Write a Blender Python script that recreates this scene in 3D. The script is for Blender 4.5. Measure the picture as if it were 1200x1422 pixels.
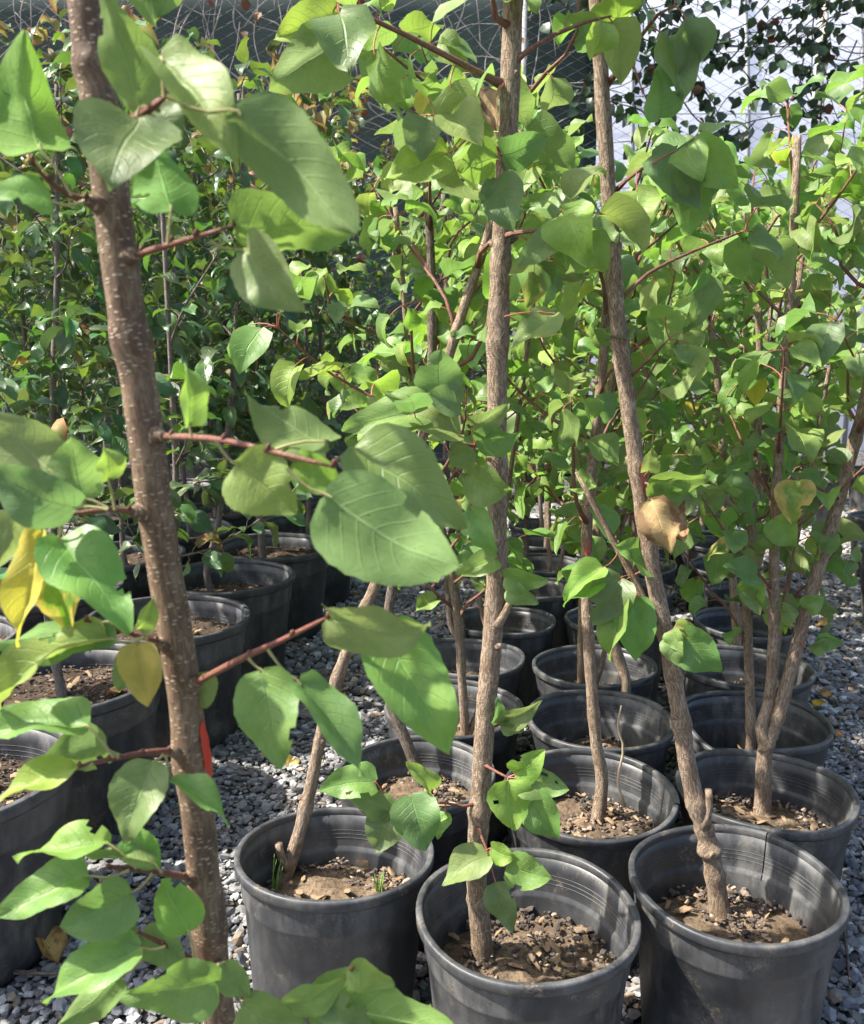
import bpy, math, random
import numpy as np
from mathutils import Vector, Matrix, noise

# ------------------------------------------------------------------ camera, sky, sun, exposure
for o in list(bpy.data.objects):
    bpy.data.objects.remove(o)
S = bpy.context.scene
COL = S.collection
R = math.radians
PITCH = R(10.4); CAMZ = 0.98; FPX = 1200.0
cam = bpy.data.cameras.new('camera'); camo = bpy.data.objects.new('camera', cam); COL.objects.link(camo)
camo.location = (0, 0, CAMZ); camo.rotation_euler = (R(90) - PITCH, 0, 0)
cam.sensor_fit = 'HORIZONTAL'; cam.sensor_width = 36.0; cam.lens = 36.0
cam.clip_start = 0.02; cam.clip_end = 400
cam.dof.use_dof = True; cam.dof.focus_distance = 1.5; cam.dof.aperture_fstop = 14.0
S.camera = camo
SUN_EL, SUN_BACK = R(51), R(-4)          # sun to the left
sun_to = Vector((-math.cos(SUN_EL) * math.cos(SUN_BACK), math.cos(SUN_EL) * math.sin(SUN_BACK), math.sin(SUN_EL)))
W = bpy.data.worlds.new('World'); S.world = W; W.use_nodes = True
wn = W.node_tree; bg = wn.nodes['Background']
sky = wn.nodes.new('ShaderNodeTexSky'); sky.sky_type = 'NISHITA'; sky.sun_disc = False
sky.sun_elevation = SUN_EL; sky.sun_rotation = math.atan2(sun_to.x, sun_to.y)
sky.dust_density = 3.0; sky.air_density = 1.0
wn.links.new(sky.outputs[0], bg.inputs[0]); bg.inputs[1].default_value = 0.13
sl = bpy.data.lights.new('sun', 'SUN'); slo = bpy.data.objects.new('sun', sl); COL.objects.link(slo)
sl.energy = 5.0; sl.angle = R(0.9); sl.color = (1.0, 0.95, 0.86)
slo.rotation_euler = sun_to.to_track_quat('Z', 'Y').to_euler(); slo.location = (-6, 4, 8)
S.view_settings.view_transform = 'Standard'; S.view_settings.look = 'None'
S.view_settings.exposure = 1.33; S.view_settings.gamma = 1.0; S.view_settings.use_curve_mapping = False
S.render.engine = 'CYCLES'
S.cycles.use_denoising = True
S.cycles.max_bounces = 8; S.cycles.transparent_max_bounces = 8; S.cycles.transmission_bounces = 6
S.cycles.sample_clamp_indirect = 6.0

rng = random.Random(7)
cP, sP = math.cos(PITCH), math.sin(PITCH)

# ------------------------------------------------------------------ pixel <-> place (photo pixels, 1200 x 1422)
def ray(px, py):
    xr, yr = (px - 600) / FPX, (711 - py) / FPX
    return Vector((xr, cP + yr * sP, -sP + yr * cP))
def at(px, py, fwd):
    d = ray(px, py); return Vector((0, 0, CAMZ)) + d * (fwd / d.y)
def on(px, py, z):
    d = ray(px, py); return Vector((0, 0, CAMZ)) + d * ((z - CAMZ) / d.z)
def proj(p):
    v = p - Vector((0, 0, CAMZ)); zc = v.y * cP - v.z * sP
    if zc < 0.05: return None
    return (600 + FPX * v.x / zc, 711 - FPX * (v.y * sP + v.z * cP) / zc, zc)
def inview(p, mx=260, mt=420, mb=160):
    q = proj(p)
    return q is not None and -mx < q[0] < 1200 + mx and -mt < q[1] < 1422 + mb

# ------------------------------------------------------------------ node helpers
class NT:
    def __init__(s, name):
        s.m = bpy.data.materials.new(name); s.m.use_nodes = True
        s.t = s.m.node_tree; s.t.nodes.clear(); s.out = s.n('OutputMaterial')
    def n(s, typ, **kw):
        nd = s.t.nodes.new('ShaderNode' + typ)
        for k, v in kw.items(): setattr(nd, k, v)
        return nd
    def put(s, sock, val):
        if isinstance(val, bpy.types.NodeSocket): s.t.links.new(val, sock)
        elif val is not None:
            if sock.type == 'RGBA' and len(val) == 3: val = (*val, 1)
            sock.default_value = val
    def math(s, op, a, b=None, c=None, clamp=False):
        nd = s.n('Math', operation=op, use_clamp=clamp); s.put(nd.inputs[0], a)
        if b is not None: s.put(nd.inputs[1], b)
        if c is not None: s.put(nd.inputs[2], c)
        return nd.outputs[0]
    def mix(s, f, a, b, mode='MIX'):
        nd = s.n('Mix', data_type='RGBA', blend_type=mode); s.put(nd.inputs[0], f); s.put(nd.inputs[6], a); s.put(nd.inputs[7], b)
        return nd.outputs[2]
    def noise(s, vec, scale, detail=3, rough=0.55, dist=0.0):
        nd = s.n('TexNoise'); s.put(nd.inputs['Vector'], vec); s.put(nd.inputs['Scale'], scale)
        s.put(nd.inputs['Detail'], detail); s.put(nd.inputs['Roughness'], rough); s.put(nd.inputs['Distortion'], dist)
        return nd.outputs[0]
    def ramp(s, f, a, b, lo=0.0, hi=1.0):
        nd = s.n('MapRange', interpolation_type='SMOOTHSTEP'); s.put(nd.inputs[0], f); s.put(nd.inputs[1], a); s.put(nd.inputs[2], b)
        s.put(nd.inputs[3], lo); s.put(nd.inputs[4], hi); return nd.outputs[0]
    def cr(s, f, stops):
        nd = s.n('ValToRGB'); s.put(nd.inputs[0], f); e = nd.color_ramp.elements
        while len(e) < len(stops): e.new(0.5)
        for i, (p, c) in enumerate(stops): e[i].position = p; e[i].color = (*c, 1)
        return nd.outputs[0]
    def mapping(s, vec, scale, loc=(0, 0, 0)):
        nd = s.n('Mapping'); s.put(nd.inputs[0], vec); nd.inputs[3].default_value = scale; s.put(nd.inputs[1], loc); return nd.outputs[0]
    def bump(s, h, strength, dist):
        nd = s.n('Bump'); s.put(nd.inputs['Height'], h); nd.inputs['Strength'].default_value = strength
        nd.inputs['Distance'].default_value = dist; return nd.outputs[0]
    def bsdf(s, col, rough, spec=0.5, normal=None):
        nd = s.n('BsdfPrincipled'); s.put(nd.inputs['Base Color'], col); s.put(nd.inputs['Roughness'], rough)
        s.put(nd.inputs['Specular IOR Level'], spec)
        if normal is not None: s.put(nd.inputs['Normal'], normal)
        return nd.outputs[0]
    def done(s, sh): s.t.links.new(sh, s.out.inputs[0]); return s.m

def leaf_material(name, top, under, trans, tfac=0.42, vary=0.5, rough=0.42, spot=0.0, hue=0.02, edge=None):
    t = NT(name)
    uv = t.n('UVMap').outputs[0]; sep = t.n('SeparateXYZ'); t.put(sep.inputs[0], uv)
    u = t.math('MULTIPLY', t.math('ABSOLUTE', t.math('SUBTRACT', sep.outputs[0], 0.5)), 2.0); v = sep.outputs[1]
    oi = t.n('ObjectInfo').outputs['Random']
    rnd2 = t.math('FRACT', t.math('MULTIPLY', oi, 37.7))
    # veins: midrib and forward-swept laterals
    mid = t.ramp(u, 0.012, 0.05, 1.0, 0.0)
    q = t.math('MULTIPLY', t.math('SUBTRACT', v, t.math('MULTIPLY', t.math('POWER', u, 1.25), 0.27)), 8.0)
    pp = t.math('PINGPONG', q, 0.5)
    lat = t.math('MULTIPLY', t.ramp(pp, 0.01, 0.075, 1.0, 0.0), t.ramp(u, 0.98, 0.5, 0.0, 1.0))
    vein = t.math('MAXIMUM', mid, t.math('MULTIPLY', lat, 0.65))
    geo = t.n('NewGeometry'); back = geo.outputs['Backfacing']
    tc = t.n('TexCoord').outputs['Object']
    off = t.n('CombineXYZ'); t.put(off.inputs[0], t.math('MULTIPLY', oi, 19.0)); t.put(off.inputs[1], t.math('MULTIPLY', rnd2, 13.0))
    va = t.n('VectorMath', operation='ADD'); t.put(va.inputs[0], uv); t.put(va.inputs[1], off.outputs[0])
    blot = t.noise(va.outputs[0], 3.2, 4, 0.6)
    top2 = tuple(c * k for c, k in zip(top, (1.5, 1.28, 1.25)))
    c_top = t.mix(t.ramp(blot, 0.35, 0.7), top, top2)
    c_top = t.mix(t.math('MULTIPLY', vein, 0.5), c_top, tuple(min(1, c * 2.0 + 0.03) for c in top))
    c_un = t.mix(t.math('MULTIPLY', vein, 0.75), t.mix(t.ramp(blot, 0.35, 0.7), under, tuple(c * 0.8 for c in under)), tuple(min(1, c * 1.5 + 0.04) for c in under))
    col = t.mix(back, c_top, c_un)
    vn = t.n('TexVoronoi', feature='DISTANCE_TO_EDGE'); t.put(vn.inputs['Vector'], t.mapping(va.outputs[0], (22, 26, 1))); vn.inputs['Scale'].default_value = 1.0
    col = t.mix(t.ramp(vn.outputs['Distance'], 0.02, 0.16, 0.0, 0.22), col, tuple(c * 0.62 for c in top))
    tr = t.mix(t.math('MULTIPLY', vein, 0.45), trans, tuple(c * 0.5 for c in trans))
    if edge:
        e = t.ramp(t.math('ADD', t.math('MULTIPLY', u, 0.35), t.math('MULTIPLY', blot, 1.3)), 0.72, 1.05)
        col = t.mix(e, col, edge); tr = t.mix(e, tr, edge)
    if spot > 0:
        vo = t.n('TexVoronoi'); t.put(vo.inputs['Vector'], va.outputs[0]); vo.inputs['Scale'].default_value = 5.5
        sm = t.math('MULTIPLY', t.ramp(vo.outputs['Distance'], 0.05, 0.09, 1.0, 0.0), t.ramp(t.noise(va.outputs[0], 1.7, 1), 0.5, 0.6))
        col = t.mix(t.math('MULTIPLY', sm, spot), col, (0.07, 0.04, 0.018)); tr = t.mix(t.math('MULTIPLY', sm, spot), tr, (0.05, 0.03, 0.01))
    def hsv(c):
        h = t.n('HueSaturation'); t.put(h.inputs['Color'], c)
        t.put(h.inputs['Hue'], t.math('ADD', 0.5 - hue, t.math('MULTIPLY', rnd2, 2 * hue)))
        t.put(h.inputs['Saturation'], t.math('ADD', 0.86, t.math('MULTIPLY', oi, 0.22)))
        t.put(h.inputs['Value'], t.math('ADD', 1 - vary * 0.5, t.math('MULTIPLY', oi, vary))); return h.outputs[0]
    col = hsv(col); tr = hsv(tr)
    hgt = t.math('ADD', t.math('MULTIPLY', vein, -0.7), t.math('MULTIPLY', t.noise(va.outputs[0], 22, 3), 0.35))
    nrm = t.bump(hgt, 0.6, 0.0016)
    rg = t.math('ADD', t.math('MULTIPLY', back, 0.25), t.math('ADD', rough, t.math('MULTIPLY', blot, 0.12)))
    b = t.bsdf(col, rg, t.math('SUBTRACT', 0.45, t.math('MULTIPLY', back, 0.33)), nrm)
    tl = t.n('BsdfTranslucent'); t.put(tl.inputs[0], tr); t.put(tl.inputs[1], nrm)
    mx = t.n('MixShader'); t.put(mx.inputs[0], tfac); t.t.links.new(b, mx.inputs[1]); t.t.links.new(tl.outputs[0], mx.inputs[2])
    return t.done(mx.outputs[0])

M = {}
M['leaf'] = leaf_material('apricot_leaf', (0.132, 0.235, 0.064), (0.195, 0.325, 0.088), (0.245, 0.42, 0.075), 0.38, 0.45, 0.38, 0.7)
M['leaf_bright'] = leaf_material('young_leaf', (0.19, 0.30, 0.070), (0.26, 0.36, 0.12), (0.29, 0.44, 0.075), 0.42, 0.35, 0.45, 0.7)
M['leaf_yellow'] = leaf_material('yellowing_leaf', (0.46, 0.40, 0.05), (0.52, 0.47, 0.13), (0.66, 0.58, 0.05), 0.45, 0.3, 0.5, 0.5, 0.015)
M['leaf_half'] = leaf_material('half_yellow_leaf', (0.14, 0.26, 0.05), (0.25, 0.33, 0.12), (0.34, 0.5, 0.06), 0.42, 0.3, 0.5, 0.6, 0.015, (0.60, 0.46, 0.12))
M['leaf_apple'] = leaf_material('apple_leaf', (0.052, 0.116, 0.036), (0.14, 0.205, 0.09), (0.16, 0.28, 0.04), 0.24, 0.8, 0.27, 0.4, 0.03)
M['leaf_curl'] = leaf_material('scorched_leaf', (0.20, 0.22, 0.065), (0.32, 0.31, 0.16), (0.34, 0.34, 0.09), 0.38, 0.6, 0.5, 0.9, 0.04, (0.34, 0.17, 0.06))
M['leaf_dry'] = leaf_material('dry_leaf', (0.44, 0.29, 0.12), (0.50, 0.36, 0.18), (0.44, 0.28, 0.10), 0.25, 0.4, 0.7, 0.9, 0.015, (0.20, 0.10, 0.04))
M['leaf_fallen'] = leaf_material('fallen_leaf', (0.52, 0.30, 0.035), (0.55, 0.38, 0.10), (0.5, 0.3, 0.04), 0.15, 0.5, 0.6, 0.9, 0.03, (0.25, 0.12, 0.04))
M['leaf_ivy'] = leaf_material('vine_leaf', (0.025, 0.055, 0.022), (0.06, 0.09, 0.045), (0.06, 0.12, 0.02), 0.2, 0.8, 0.3, 0.3, 0.03)
M['leaf_ivy_dry'] = leaf_material('dry_vine_leaf', (0.13, 0.055, 0.03), (0.16, 0.09, 0.06), (0.14, 0.05, 0.02), 0.15, 0.6, 0.6, 0.3, 0.03)

def plain(name, col, rough=0.5, spec=0.4, nscale=60, var=0.3, bump=0.0, dist=0.001):
    t = NT(name); tc = t.n('TexCoord').outputs['Object']
    n = t.noise(tc, nscale, 4)
    c = t.mix(n, tuple(x * (1 - var) for x in col), tuple(x * (1 + var) for x in col))
    nm = t.bump(n, bump, dist) if bump else None
    return t.done(t.bsdf(c, rough, spec, nm))
M['petiole'] = plain('petiole', (0.30, 0.27, 0.11), 0.5, 0.3, 40, 0.25)
M['petiole_red'] = plain('red_petiole', (0.36, 0.115, 0.075), 0.45, 0.4, 40, 0.3)
M['wood_chip'] = plain('bark_chip', (0.26, 0.18, 0.11), 0.9, 0.1, 90, 0.4)
M['straw'] = plain('dead_stem', (0.40, 0.31, 0.20), 0.8, 0.2, 70, 0.3)
M['pebble'] = plain('pebble', (0.24, 0.20, 0.155), 0.85, 0.2, 60, 0.4)
M['tape'] = plain('red_tape', (0.55, 0.045, 0.02), 0.4, 0.4, 50, 0.2)
def red_paint():
    t = NT('red_paint'); tc = t.n('TexCoord').outputs['Object']; n = t.noise(tc, 170, 5, 0.7)
    c = t.mix(t.ramp(n, 0.42, 0.56), (0.38, 0.05, 0.035), (0.24, 0.15, 0.095)); return t.done(t.bsdf(c, 0.7, 0.3, t.bump(n, 0.8, 0.002)))
M['redpaint'] = red_paint()
M['tag'] = plain('white_tag', (0.72, 0.75, 0.82), 0.4, 0.4, 40, 0.05)
M['grass'] = plain('grass_blade', (0.19, 0.33, 0.07), 0.5, 0.3, 30, 0.3)
M['apple'] = plain('apple_skin', (0.42, 0.13, 0.13), 0.35, 0.5, 40, 0.5)
M['dryvine'] = plain('dry_vine_stem', (0.33, 0.29, 0.26), 0.9, 0.1, 40, 0.4)
M['darkvine'] = plain('vine_stem', (0.075, 0.055, 0.045), 0.9, 0.1, 40, 0.4)
M['galv'] = plain('galvanised_wire', (0.22, 0.235, 0.25), 0.45, 0.5, 50, 0.25)
M['post'] = plain('pale_post', (0.62, 0.61, 0.58), 0.6, 0.4, 12, 0.15)

def bark(name, base, light, dark, lent=0.0, fiss=1.0, gloss=0.75):
    t = NT(name); uv = t.n('UVMap').outputs[0]          # u: metres round the stem, v: metres along it
    oi = t.n('ObjectInfo').outputs['Random']
    cv = t.n('CombineXYZ'); t.put(cv.inputs[0], t.math('MULTIPLY', oi, 3.0)); t.put(cv.inputs[1], t.math('MULTIPLY', oi, 7.0))
    va = t.n('VectorMath', operation='ADD'); t.put(va.inputs[0], uv); t.put(va.inputs[1], cv.outputs[0]); uv = va.outputs[0]
    f1 = t.noise(t.mapping(uv, (560, 95, 1)), 1.0, 5, 0.7, 0.7)
    f2 = t.noise(t.mapping(uv, (60, 22, 1)), 1.0, 4, 0.6)
    f3 = t.noise(t.mapping(uv, (260, 190, 1)), 1.0, 4, 0.6)
    fis = t.ramp(f1, 0.40, 0.53)
    c = t.mix(t.ramp(f2, 0.32, 0.68), base, light)
    c = t.mix(t.math('MULTIPLY', t.ramp(f3, 0.5, 0.75), 0.5), c, dark)
    c = t.mix(t.math('MULTIPLY', t.math('SUBTRACT', 1.0, fis), 0.95 * fiss), c, dark)
    h = t.math('ADD', t.math('MULTIPLY', fis, 0.8 * fiss), t.math('MULTIPLY', f3, 0.4))
    if lent:
        vo = t.n('TexVoronoi'); t.put(vo.inputs['Vector'], t.mapping(uv, (165, 380, 1))); vo.inputs['Scale'].default_value = 1.0
        d = t.ramp(vo.outputs['Distance'], 0.22, 0.40, 1.0, 0.0)
        sel = t.n('SeparateColor'); t.put(sel.inputs[0], vo.outputs['Color'])
        d = t.math('MULTIPLY', d, t.ramp(sel.outputs[0], 0.30, 0.45))
        d = t.math('MULTIPLY', d, t.ramp(t.noise(t.mapping(uv, (45, 26, 1)), 1.0, 3), 0.30, 0.50)); c = t.mix(t.math('MULTIPLY', d, lent), c, (0.43, 0.34, 0.245)); h = t.math('ADD', h, t.math('MULTIPLY', d, 0.5))
    return t.done(t.bsdf(c, gloss, 0.25, t.bump(h, 0.9, 0.0017)))
M['bark'] = bark('apricot_bark', (0.245, 0.172, 0.115), (0.37, 0.285, 0.205), (0.115, 0.078, 0.054), 0.3, 0.75, 0.85)
M['bark_old'] = bark('stock_bark', (0.15, 0.115, 0.09), (0.24, 0.19, 0.15), (0.06, 0.045, 0.038), 0.0, 0.9, 0.9)
M['bark_near'] = bark('smooth_bark', (0.135, 0.080, 0.051), (0.27, 0.19, 0.122), (0.075, 0.045, 0.030), 1.0, 0.35, 0.65)
M['bark_apple'] = bark('apple_bark', (0.15, 0.115, 0.10), (0.25, 0.21, 0.185), (0.07, 0.05, 0.045), 0.35, 0.5, 0.75)
M['twig'] = bark('red_twig', (0.155, 0.062, 0.045), (0.24, 0.12, 0.08), (0.065, 0.028, 0.024), 0.3, 0.25, 0.5)
M['twig_pink'] = bark('pink_twig', (0.185, 0.062, 0.046), (0.22, 0.105, 0.065), (0.10, 0.036, 0.03), 0.2, 0.15, 0.45)

def pot_material():
    t = NT('black_plastic'); tc = t.n('TexCoord').outputs['Object']; oi = t.n('ObjectInfo').outputs['Random']
    cv = t.n('CombineXYZ'); t.put(cv.inputs[0], t.math('MULTIPLY', oi, 9.0)); t.put(cv.inputs[1], t.math('MULTIPLY', oi, 5.0))
    va = t.n('VectorMath', operation='ADD'); t.put(va.inputs[0], tc); t.put(va.inputs[1], cv.outputs[0]); p = va.outputs[0]
    cloud = t.noise(p, 9, 5, 0.65, 0.4); streak = t.noise(t.mapping(p, (38, 38, 12)), 1.0, 4, 0.65); fine = t.noise(p, 260, 3, 0.7)
    dust = t.math('MULTIPLY', t.ramp(cloud, 0.30, 0.70), t.ramp(streak, 0.28, 0.68))
    c = t.mix(dust, (0.029, 0.031, 0.035), (0.118, 0.117, 0.113))
    mud = t.math('MULTIPLY', t.ramp(t.noise(p, 22, 5, 0.7), 0.54, 0.70), t.ramp(fine, 0.42, 0.6))
    c = t.mix(t.math('MULTIPLY', mud, 0.7), c, (0.22, 0.175, 0.12))
    sc = t.n('TexWave', wave_type='BANDS', bands_direction='DIAGONAL'); t.put(sc.inputs['Vector'], t.mapping(p, (9, 9, 5)))
    sc.inputs['Scale'].default_value = 7; sc.inputs['Distortion'].default_value = 22; sc.inputs['Detail'].default_value = 4
    scr = t.math('MULTIPLY', t.ramp(sc.outputs[1], 0.975, 1.0), t.ramp(cloud, 0.5, 0.65))
    c = t.mix(t.math('MULTIPLY', scr, 0.5), c, (0.19, 0.185, 0.175))
    r = t.math('ADD', 0.40, t.math('MULTIPLY', dust, 0.35))
    h = t.math('ADD', t.math('MULTIPLY', fine, 0.3), cloud)
    return t.done(t.bsdf(c, r, 0.5, t.bump(h, 0.12, 0.004)))
M['pot'] = pot_material()

def soil_material(name, a, b, d):
    t = NT(name); tc = t.n('TexCoord').outputs['Object']; oi = t.n('ObjectInfo').outputs['Random']
    cv = t.n('CombineXYZ'); t.put(cv.inputs[0], t.math('MULTIPLY', oi, 9.0)); va = t.n('VectorMath', operation='ADD')
    t.put(va.inputs[0], tc); t.put(va.inputs[1], cv.outputs[0]); p = va.outputs[0]
    n1 = t.noise(p, 16, 5, 0.65); n2 = t.noise(p, 120, 5, 0.7); n3 = t.noise(p, 420, 3, 0.7)
    c = t.mix(t.ramp(n1, 0.36, 0.62), a, b); c = t.mix(t.ramp(n2, 0.45, 0.7), c, d)
    h = t.math('ADD', t.math('MULTIPLY', n2, 1.0), t.math('MULTIPLY', n3, 0.4))
    return t.done(t.bsdf(c, 0.95, 0.1, t.bump(h, 1.0, 0.004)))
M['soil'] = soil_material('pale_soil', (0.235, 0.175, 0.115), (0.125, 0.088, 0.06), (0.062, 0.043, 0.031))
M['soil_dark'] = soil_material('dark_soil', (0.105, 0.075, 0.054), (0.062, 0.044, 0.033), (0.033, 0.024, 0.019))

def stone_material(name, attr):
    t = NT(name); tc = t.n('TexCoord').outputs['Object']
    if attr:
        at_ = t.n('Attribute', attribute_name='tone'); c0 = at_.outputs['Color']
    else:
        oi = t.n('ObjectInfo').outputs['Random']
        c0 = t.cr(oi, [(0, (0.10, 0.108, 0.12)), (0.3, (0.17, 0.18, 0.20)), (0.6, (0.25, 0.26, 0.275)), (0.85, (0.36, 0.36, 0.36)), (0.95, (0.30, 0.225, 0.16))])
    n = t.noise(tc, 130, 4, 0.65); n2 = t.noise(tc, 700, 3, 0.6)
    c = t.mix(t.ramp(n, 0.3, 0.72), t.mix(0.5, c0, (0.06, 0.064, 0.07)), c0)
    c = t.mix(t.math('MULTIPLY', t.ramp(n2, 0.62, 0.75), 0.45), c, (0.5, 0.5, 0.5))
    return t.done(t.bsdf(c, 0.78, 0.3, t.bump(n2, 0.5, 0.001)))
M['gravel'] = stone_material('gravel', True); M['stone'] = stone_material('gravel_stone', False)
def ground_material():
    t = NT('gravel_bed'); tc = t.n('TexCoord').outputs['Object']
    vo = t.n('TexVoronoi'); t.put(vo.inputs['Vector'], tc); vo.inputs['Scale'].default_value = 55
    sc = t.n('SeparateColor'); t.put(sc.inputs[0], vo.outputs['Color'])
    c = t.cr(sc.outputs[0], [(0, (0.06, 0.062, 0.066)), (0.5, (0.16, 0.165, 0.175)), (0.85, (0.30, 0.30, 0.30)), (1, (0.25, 0.19, 0.13))])
    c = t.mix(t.ramp(vo.outputs['Distance'], 0.25, 0.7), c, (0.035, 0.033, 0.032))
    dirt = t.noise(tc, 2.3, 4, 0.6); c = t.mix(t.math('MULTIPLY', t.ramp(dirt, 0.5, 0.7), 0.6), c, (0.085, 0.065, 0.05))
    return t.done(t.bsdf(c, 0.9, 0.2, t.bump(t.math('MULTIPLY', vo.outputs['Distance'], -1.0), 0.9, 0.012)))
M['ground'] = ground_material()
def net_material():
    t = NT('green_shade_net'); tc = t.n('TexCoord').outputs['Object']
    n = t.noise(tc, 1.3, 4); w = t.noise(t.mapping(tc, (7, 7, 420)), 1.0, 2)
    c = t.mix(n, (0.022, 0.038, 0.036), (0.042, 0.062, 0.058)); c = t.mix(t.math('MULTIPLY', t.ramp(w, 0.5, 0.7), 0.5), c, (0.05, 0.075, 0.07))
    return t.done(t.bsdf(c, 0.8, 0.2, t.bump(w, 0.5, 0.003)))
M['net'] = net_material()
def sheet_material():
    t = NT('white_plastic_sheet'); tc = t.n('TexCoord').outputs['Object']
    n = t.noise(t.mapping(tc, (2.0, 2.0, 6)), 1.0, 5)
    c = t.mix(n, (0.60, 0.62, 0.70), (0.78, 0.80, 0.86))
    b = t.bsdf(c, 0.45, 0.5, t.bump(n, 0.4, 0.03)); tl = t.n('BsdfTranslucent'); t.put(tl.inputs[0], (0.86, 0.88, 0.94, 1))
    mx = t.n('MixShader'); mx.inputs[0].default_value = 0.6; t.t.links.new(b, mx.inputs[1]); t.t.links.new(tl.outputs[0], mx.inputs[2])
    return t.done(mx.outputs[0])
M['sheet'] = sheet_material()

# ------------------------------------------------------------------ mesh helpers
def mesh(name, V, F, mats, uv=None, fmat=None, smooth=True):
    me = bpy.data.meshes.new(name); me.from_pydata([tuple(v) for v in V], [], F)
    for m in mats: me.materials.append(M[m])
    if fmat: me.polygons.foreach_set('material_index', fmat)
    if smooth: me.polygons.foreach_set('use_smooth', [True] * len(me.polygons))
    if uv is not None:
        l = me.uv_layers.new(name='UVMap'); idx = np.empty(len(me.loops), dtype=np.int32); me.loops.foreach_get('vertex_index', idx)
        l.data.foreach_set('uv', np.asarray(uv, dtype=np.float32)[idx].ravel())
    me.update(); return me
def obj(name, me, parent=None, loc=None, mat=None):
    o = bpy.data.objects.new(name, me); COL.objects.link(o); o.parent = parent
    if loc is not None: o.location = loc
    if mat is not None: o.matrix_basis = mat
    return o
def tag(o, label, cat, group=None):
    o['label'] = label; o['category'] = cat
    if group: o['group'] = group
    return o
def empty(name, loc): return obj(name, None, None, loc)

def crom(pts, n):
    """Catmull-Rom resample of points (any tuple length) to n samples"""
    P = np.array([list(p) for p in pts], dtype=float)
    if len(P) == 2: return [P[0] + (P[1] - P[0]) * i / (n - 1) for i in range(n)]
    Q = np.vstack([2 * P[0] - P[1], P, 2 * P[-1] - P[-2]]); out = []
    for i in range(n):
        s = i / (n - 1) * (len(P) - 1); k = min(int(s), len(P) - 2); f = s - k
        a, b, c, d = Q[k], Q[k + 1], Q[k + 2], Q[k + 3]
        out.append(0.5 * ((2 * b) + (-a + c) * f + (2 * a - 5 * b + 4 * c - d) * f * f + (-a + 3 * b - 3 * c + d) * f ** 3))
    return out

def tube_geo(path, rad, seg=8, wob=0.0, seed=0, cap=True, V=None, F=None, UV=None):
    """appends a tube to V, F, UV"""
    V = [] if V is None else V; F = [] if F is None else F; UV = [] if UV is None else UV
    P = [Vector(p) for p in path]; n = len(P); ref = None; s = 0.0; b0 = len(V)
    for i in range(n):
        tan = (P[min(i + 1, n - 1)] - P[max(i - 1, 0)]).normalized()
        if ref is None:
            ref = tan.orthogonal().normalized()
        else:
            ref = (ref - tan * ref.dot(tan)).normalized()
        bi = tan.cross(ref)
        if i: s += (P[i] - P[i - 1]).length
        for k in range(seg + 1):
            a = 2 * math.pi * (k % seg) / seg; r = rad[i]
            if wob:
                c, d = math.cos(a), math.sin(a)
                r *= 1 + wob * (noise.noise(Vector((c * 1.3 + seed * 7.3, d * 1.3, s * 28))) + 0.6 * noise.noise(Vector((c * 2.5 + seed, d * 2.5 + 9, s * 90))))
            V.append(P[i] + ref * (math.cos(a) * r) + bi * (math.sin(a) * r)); UV.append((2 * math.pi * k / seg * max(rad[i], 0.003), s))
    for i in range(n - 1):
        for k in range(seg):
            a = b0 + i * (seg + 1) + k; F.append((a, a + 1, a + seg + 2, a + seg + 1))
    if cap:
        F.append(tuple(b0 + (n - 1) * (seg + 1) + k for k in range(seg))); F.append(tuple(b0 + k for k in reversed(range(seg))))
    return V, F, UV
def tube(name, path, rad, seg, mat, parent, wob=0.0, seed=0):
    V, F, UV = tube_geo(path, rad, seg, wob, seed)
    me = mesh(name, V, F, [mat], UV); return obj(name, me, parent)

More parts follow.
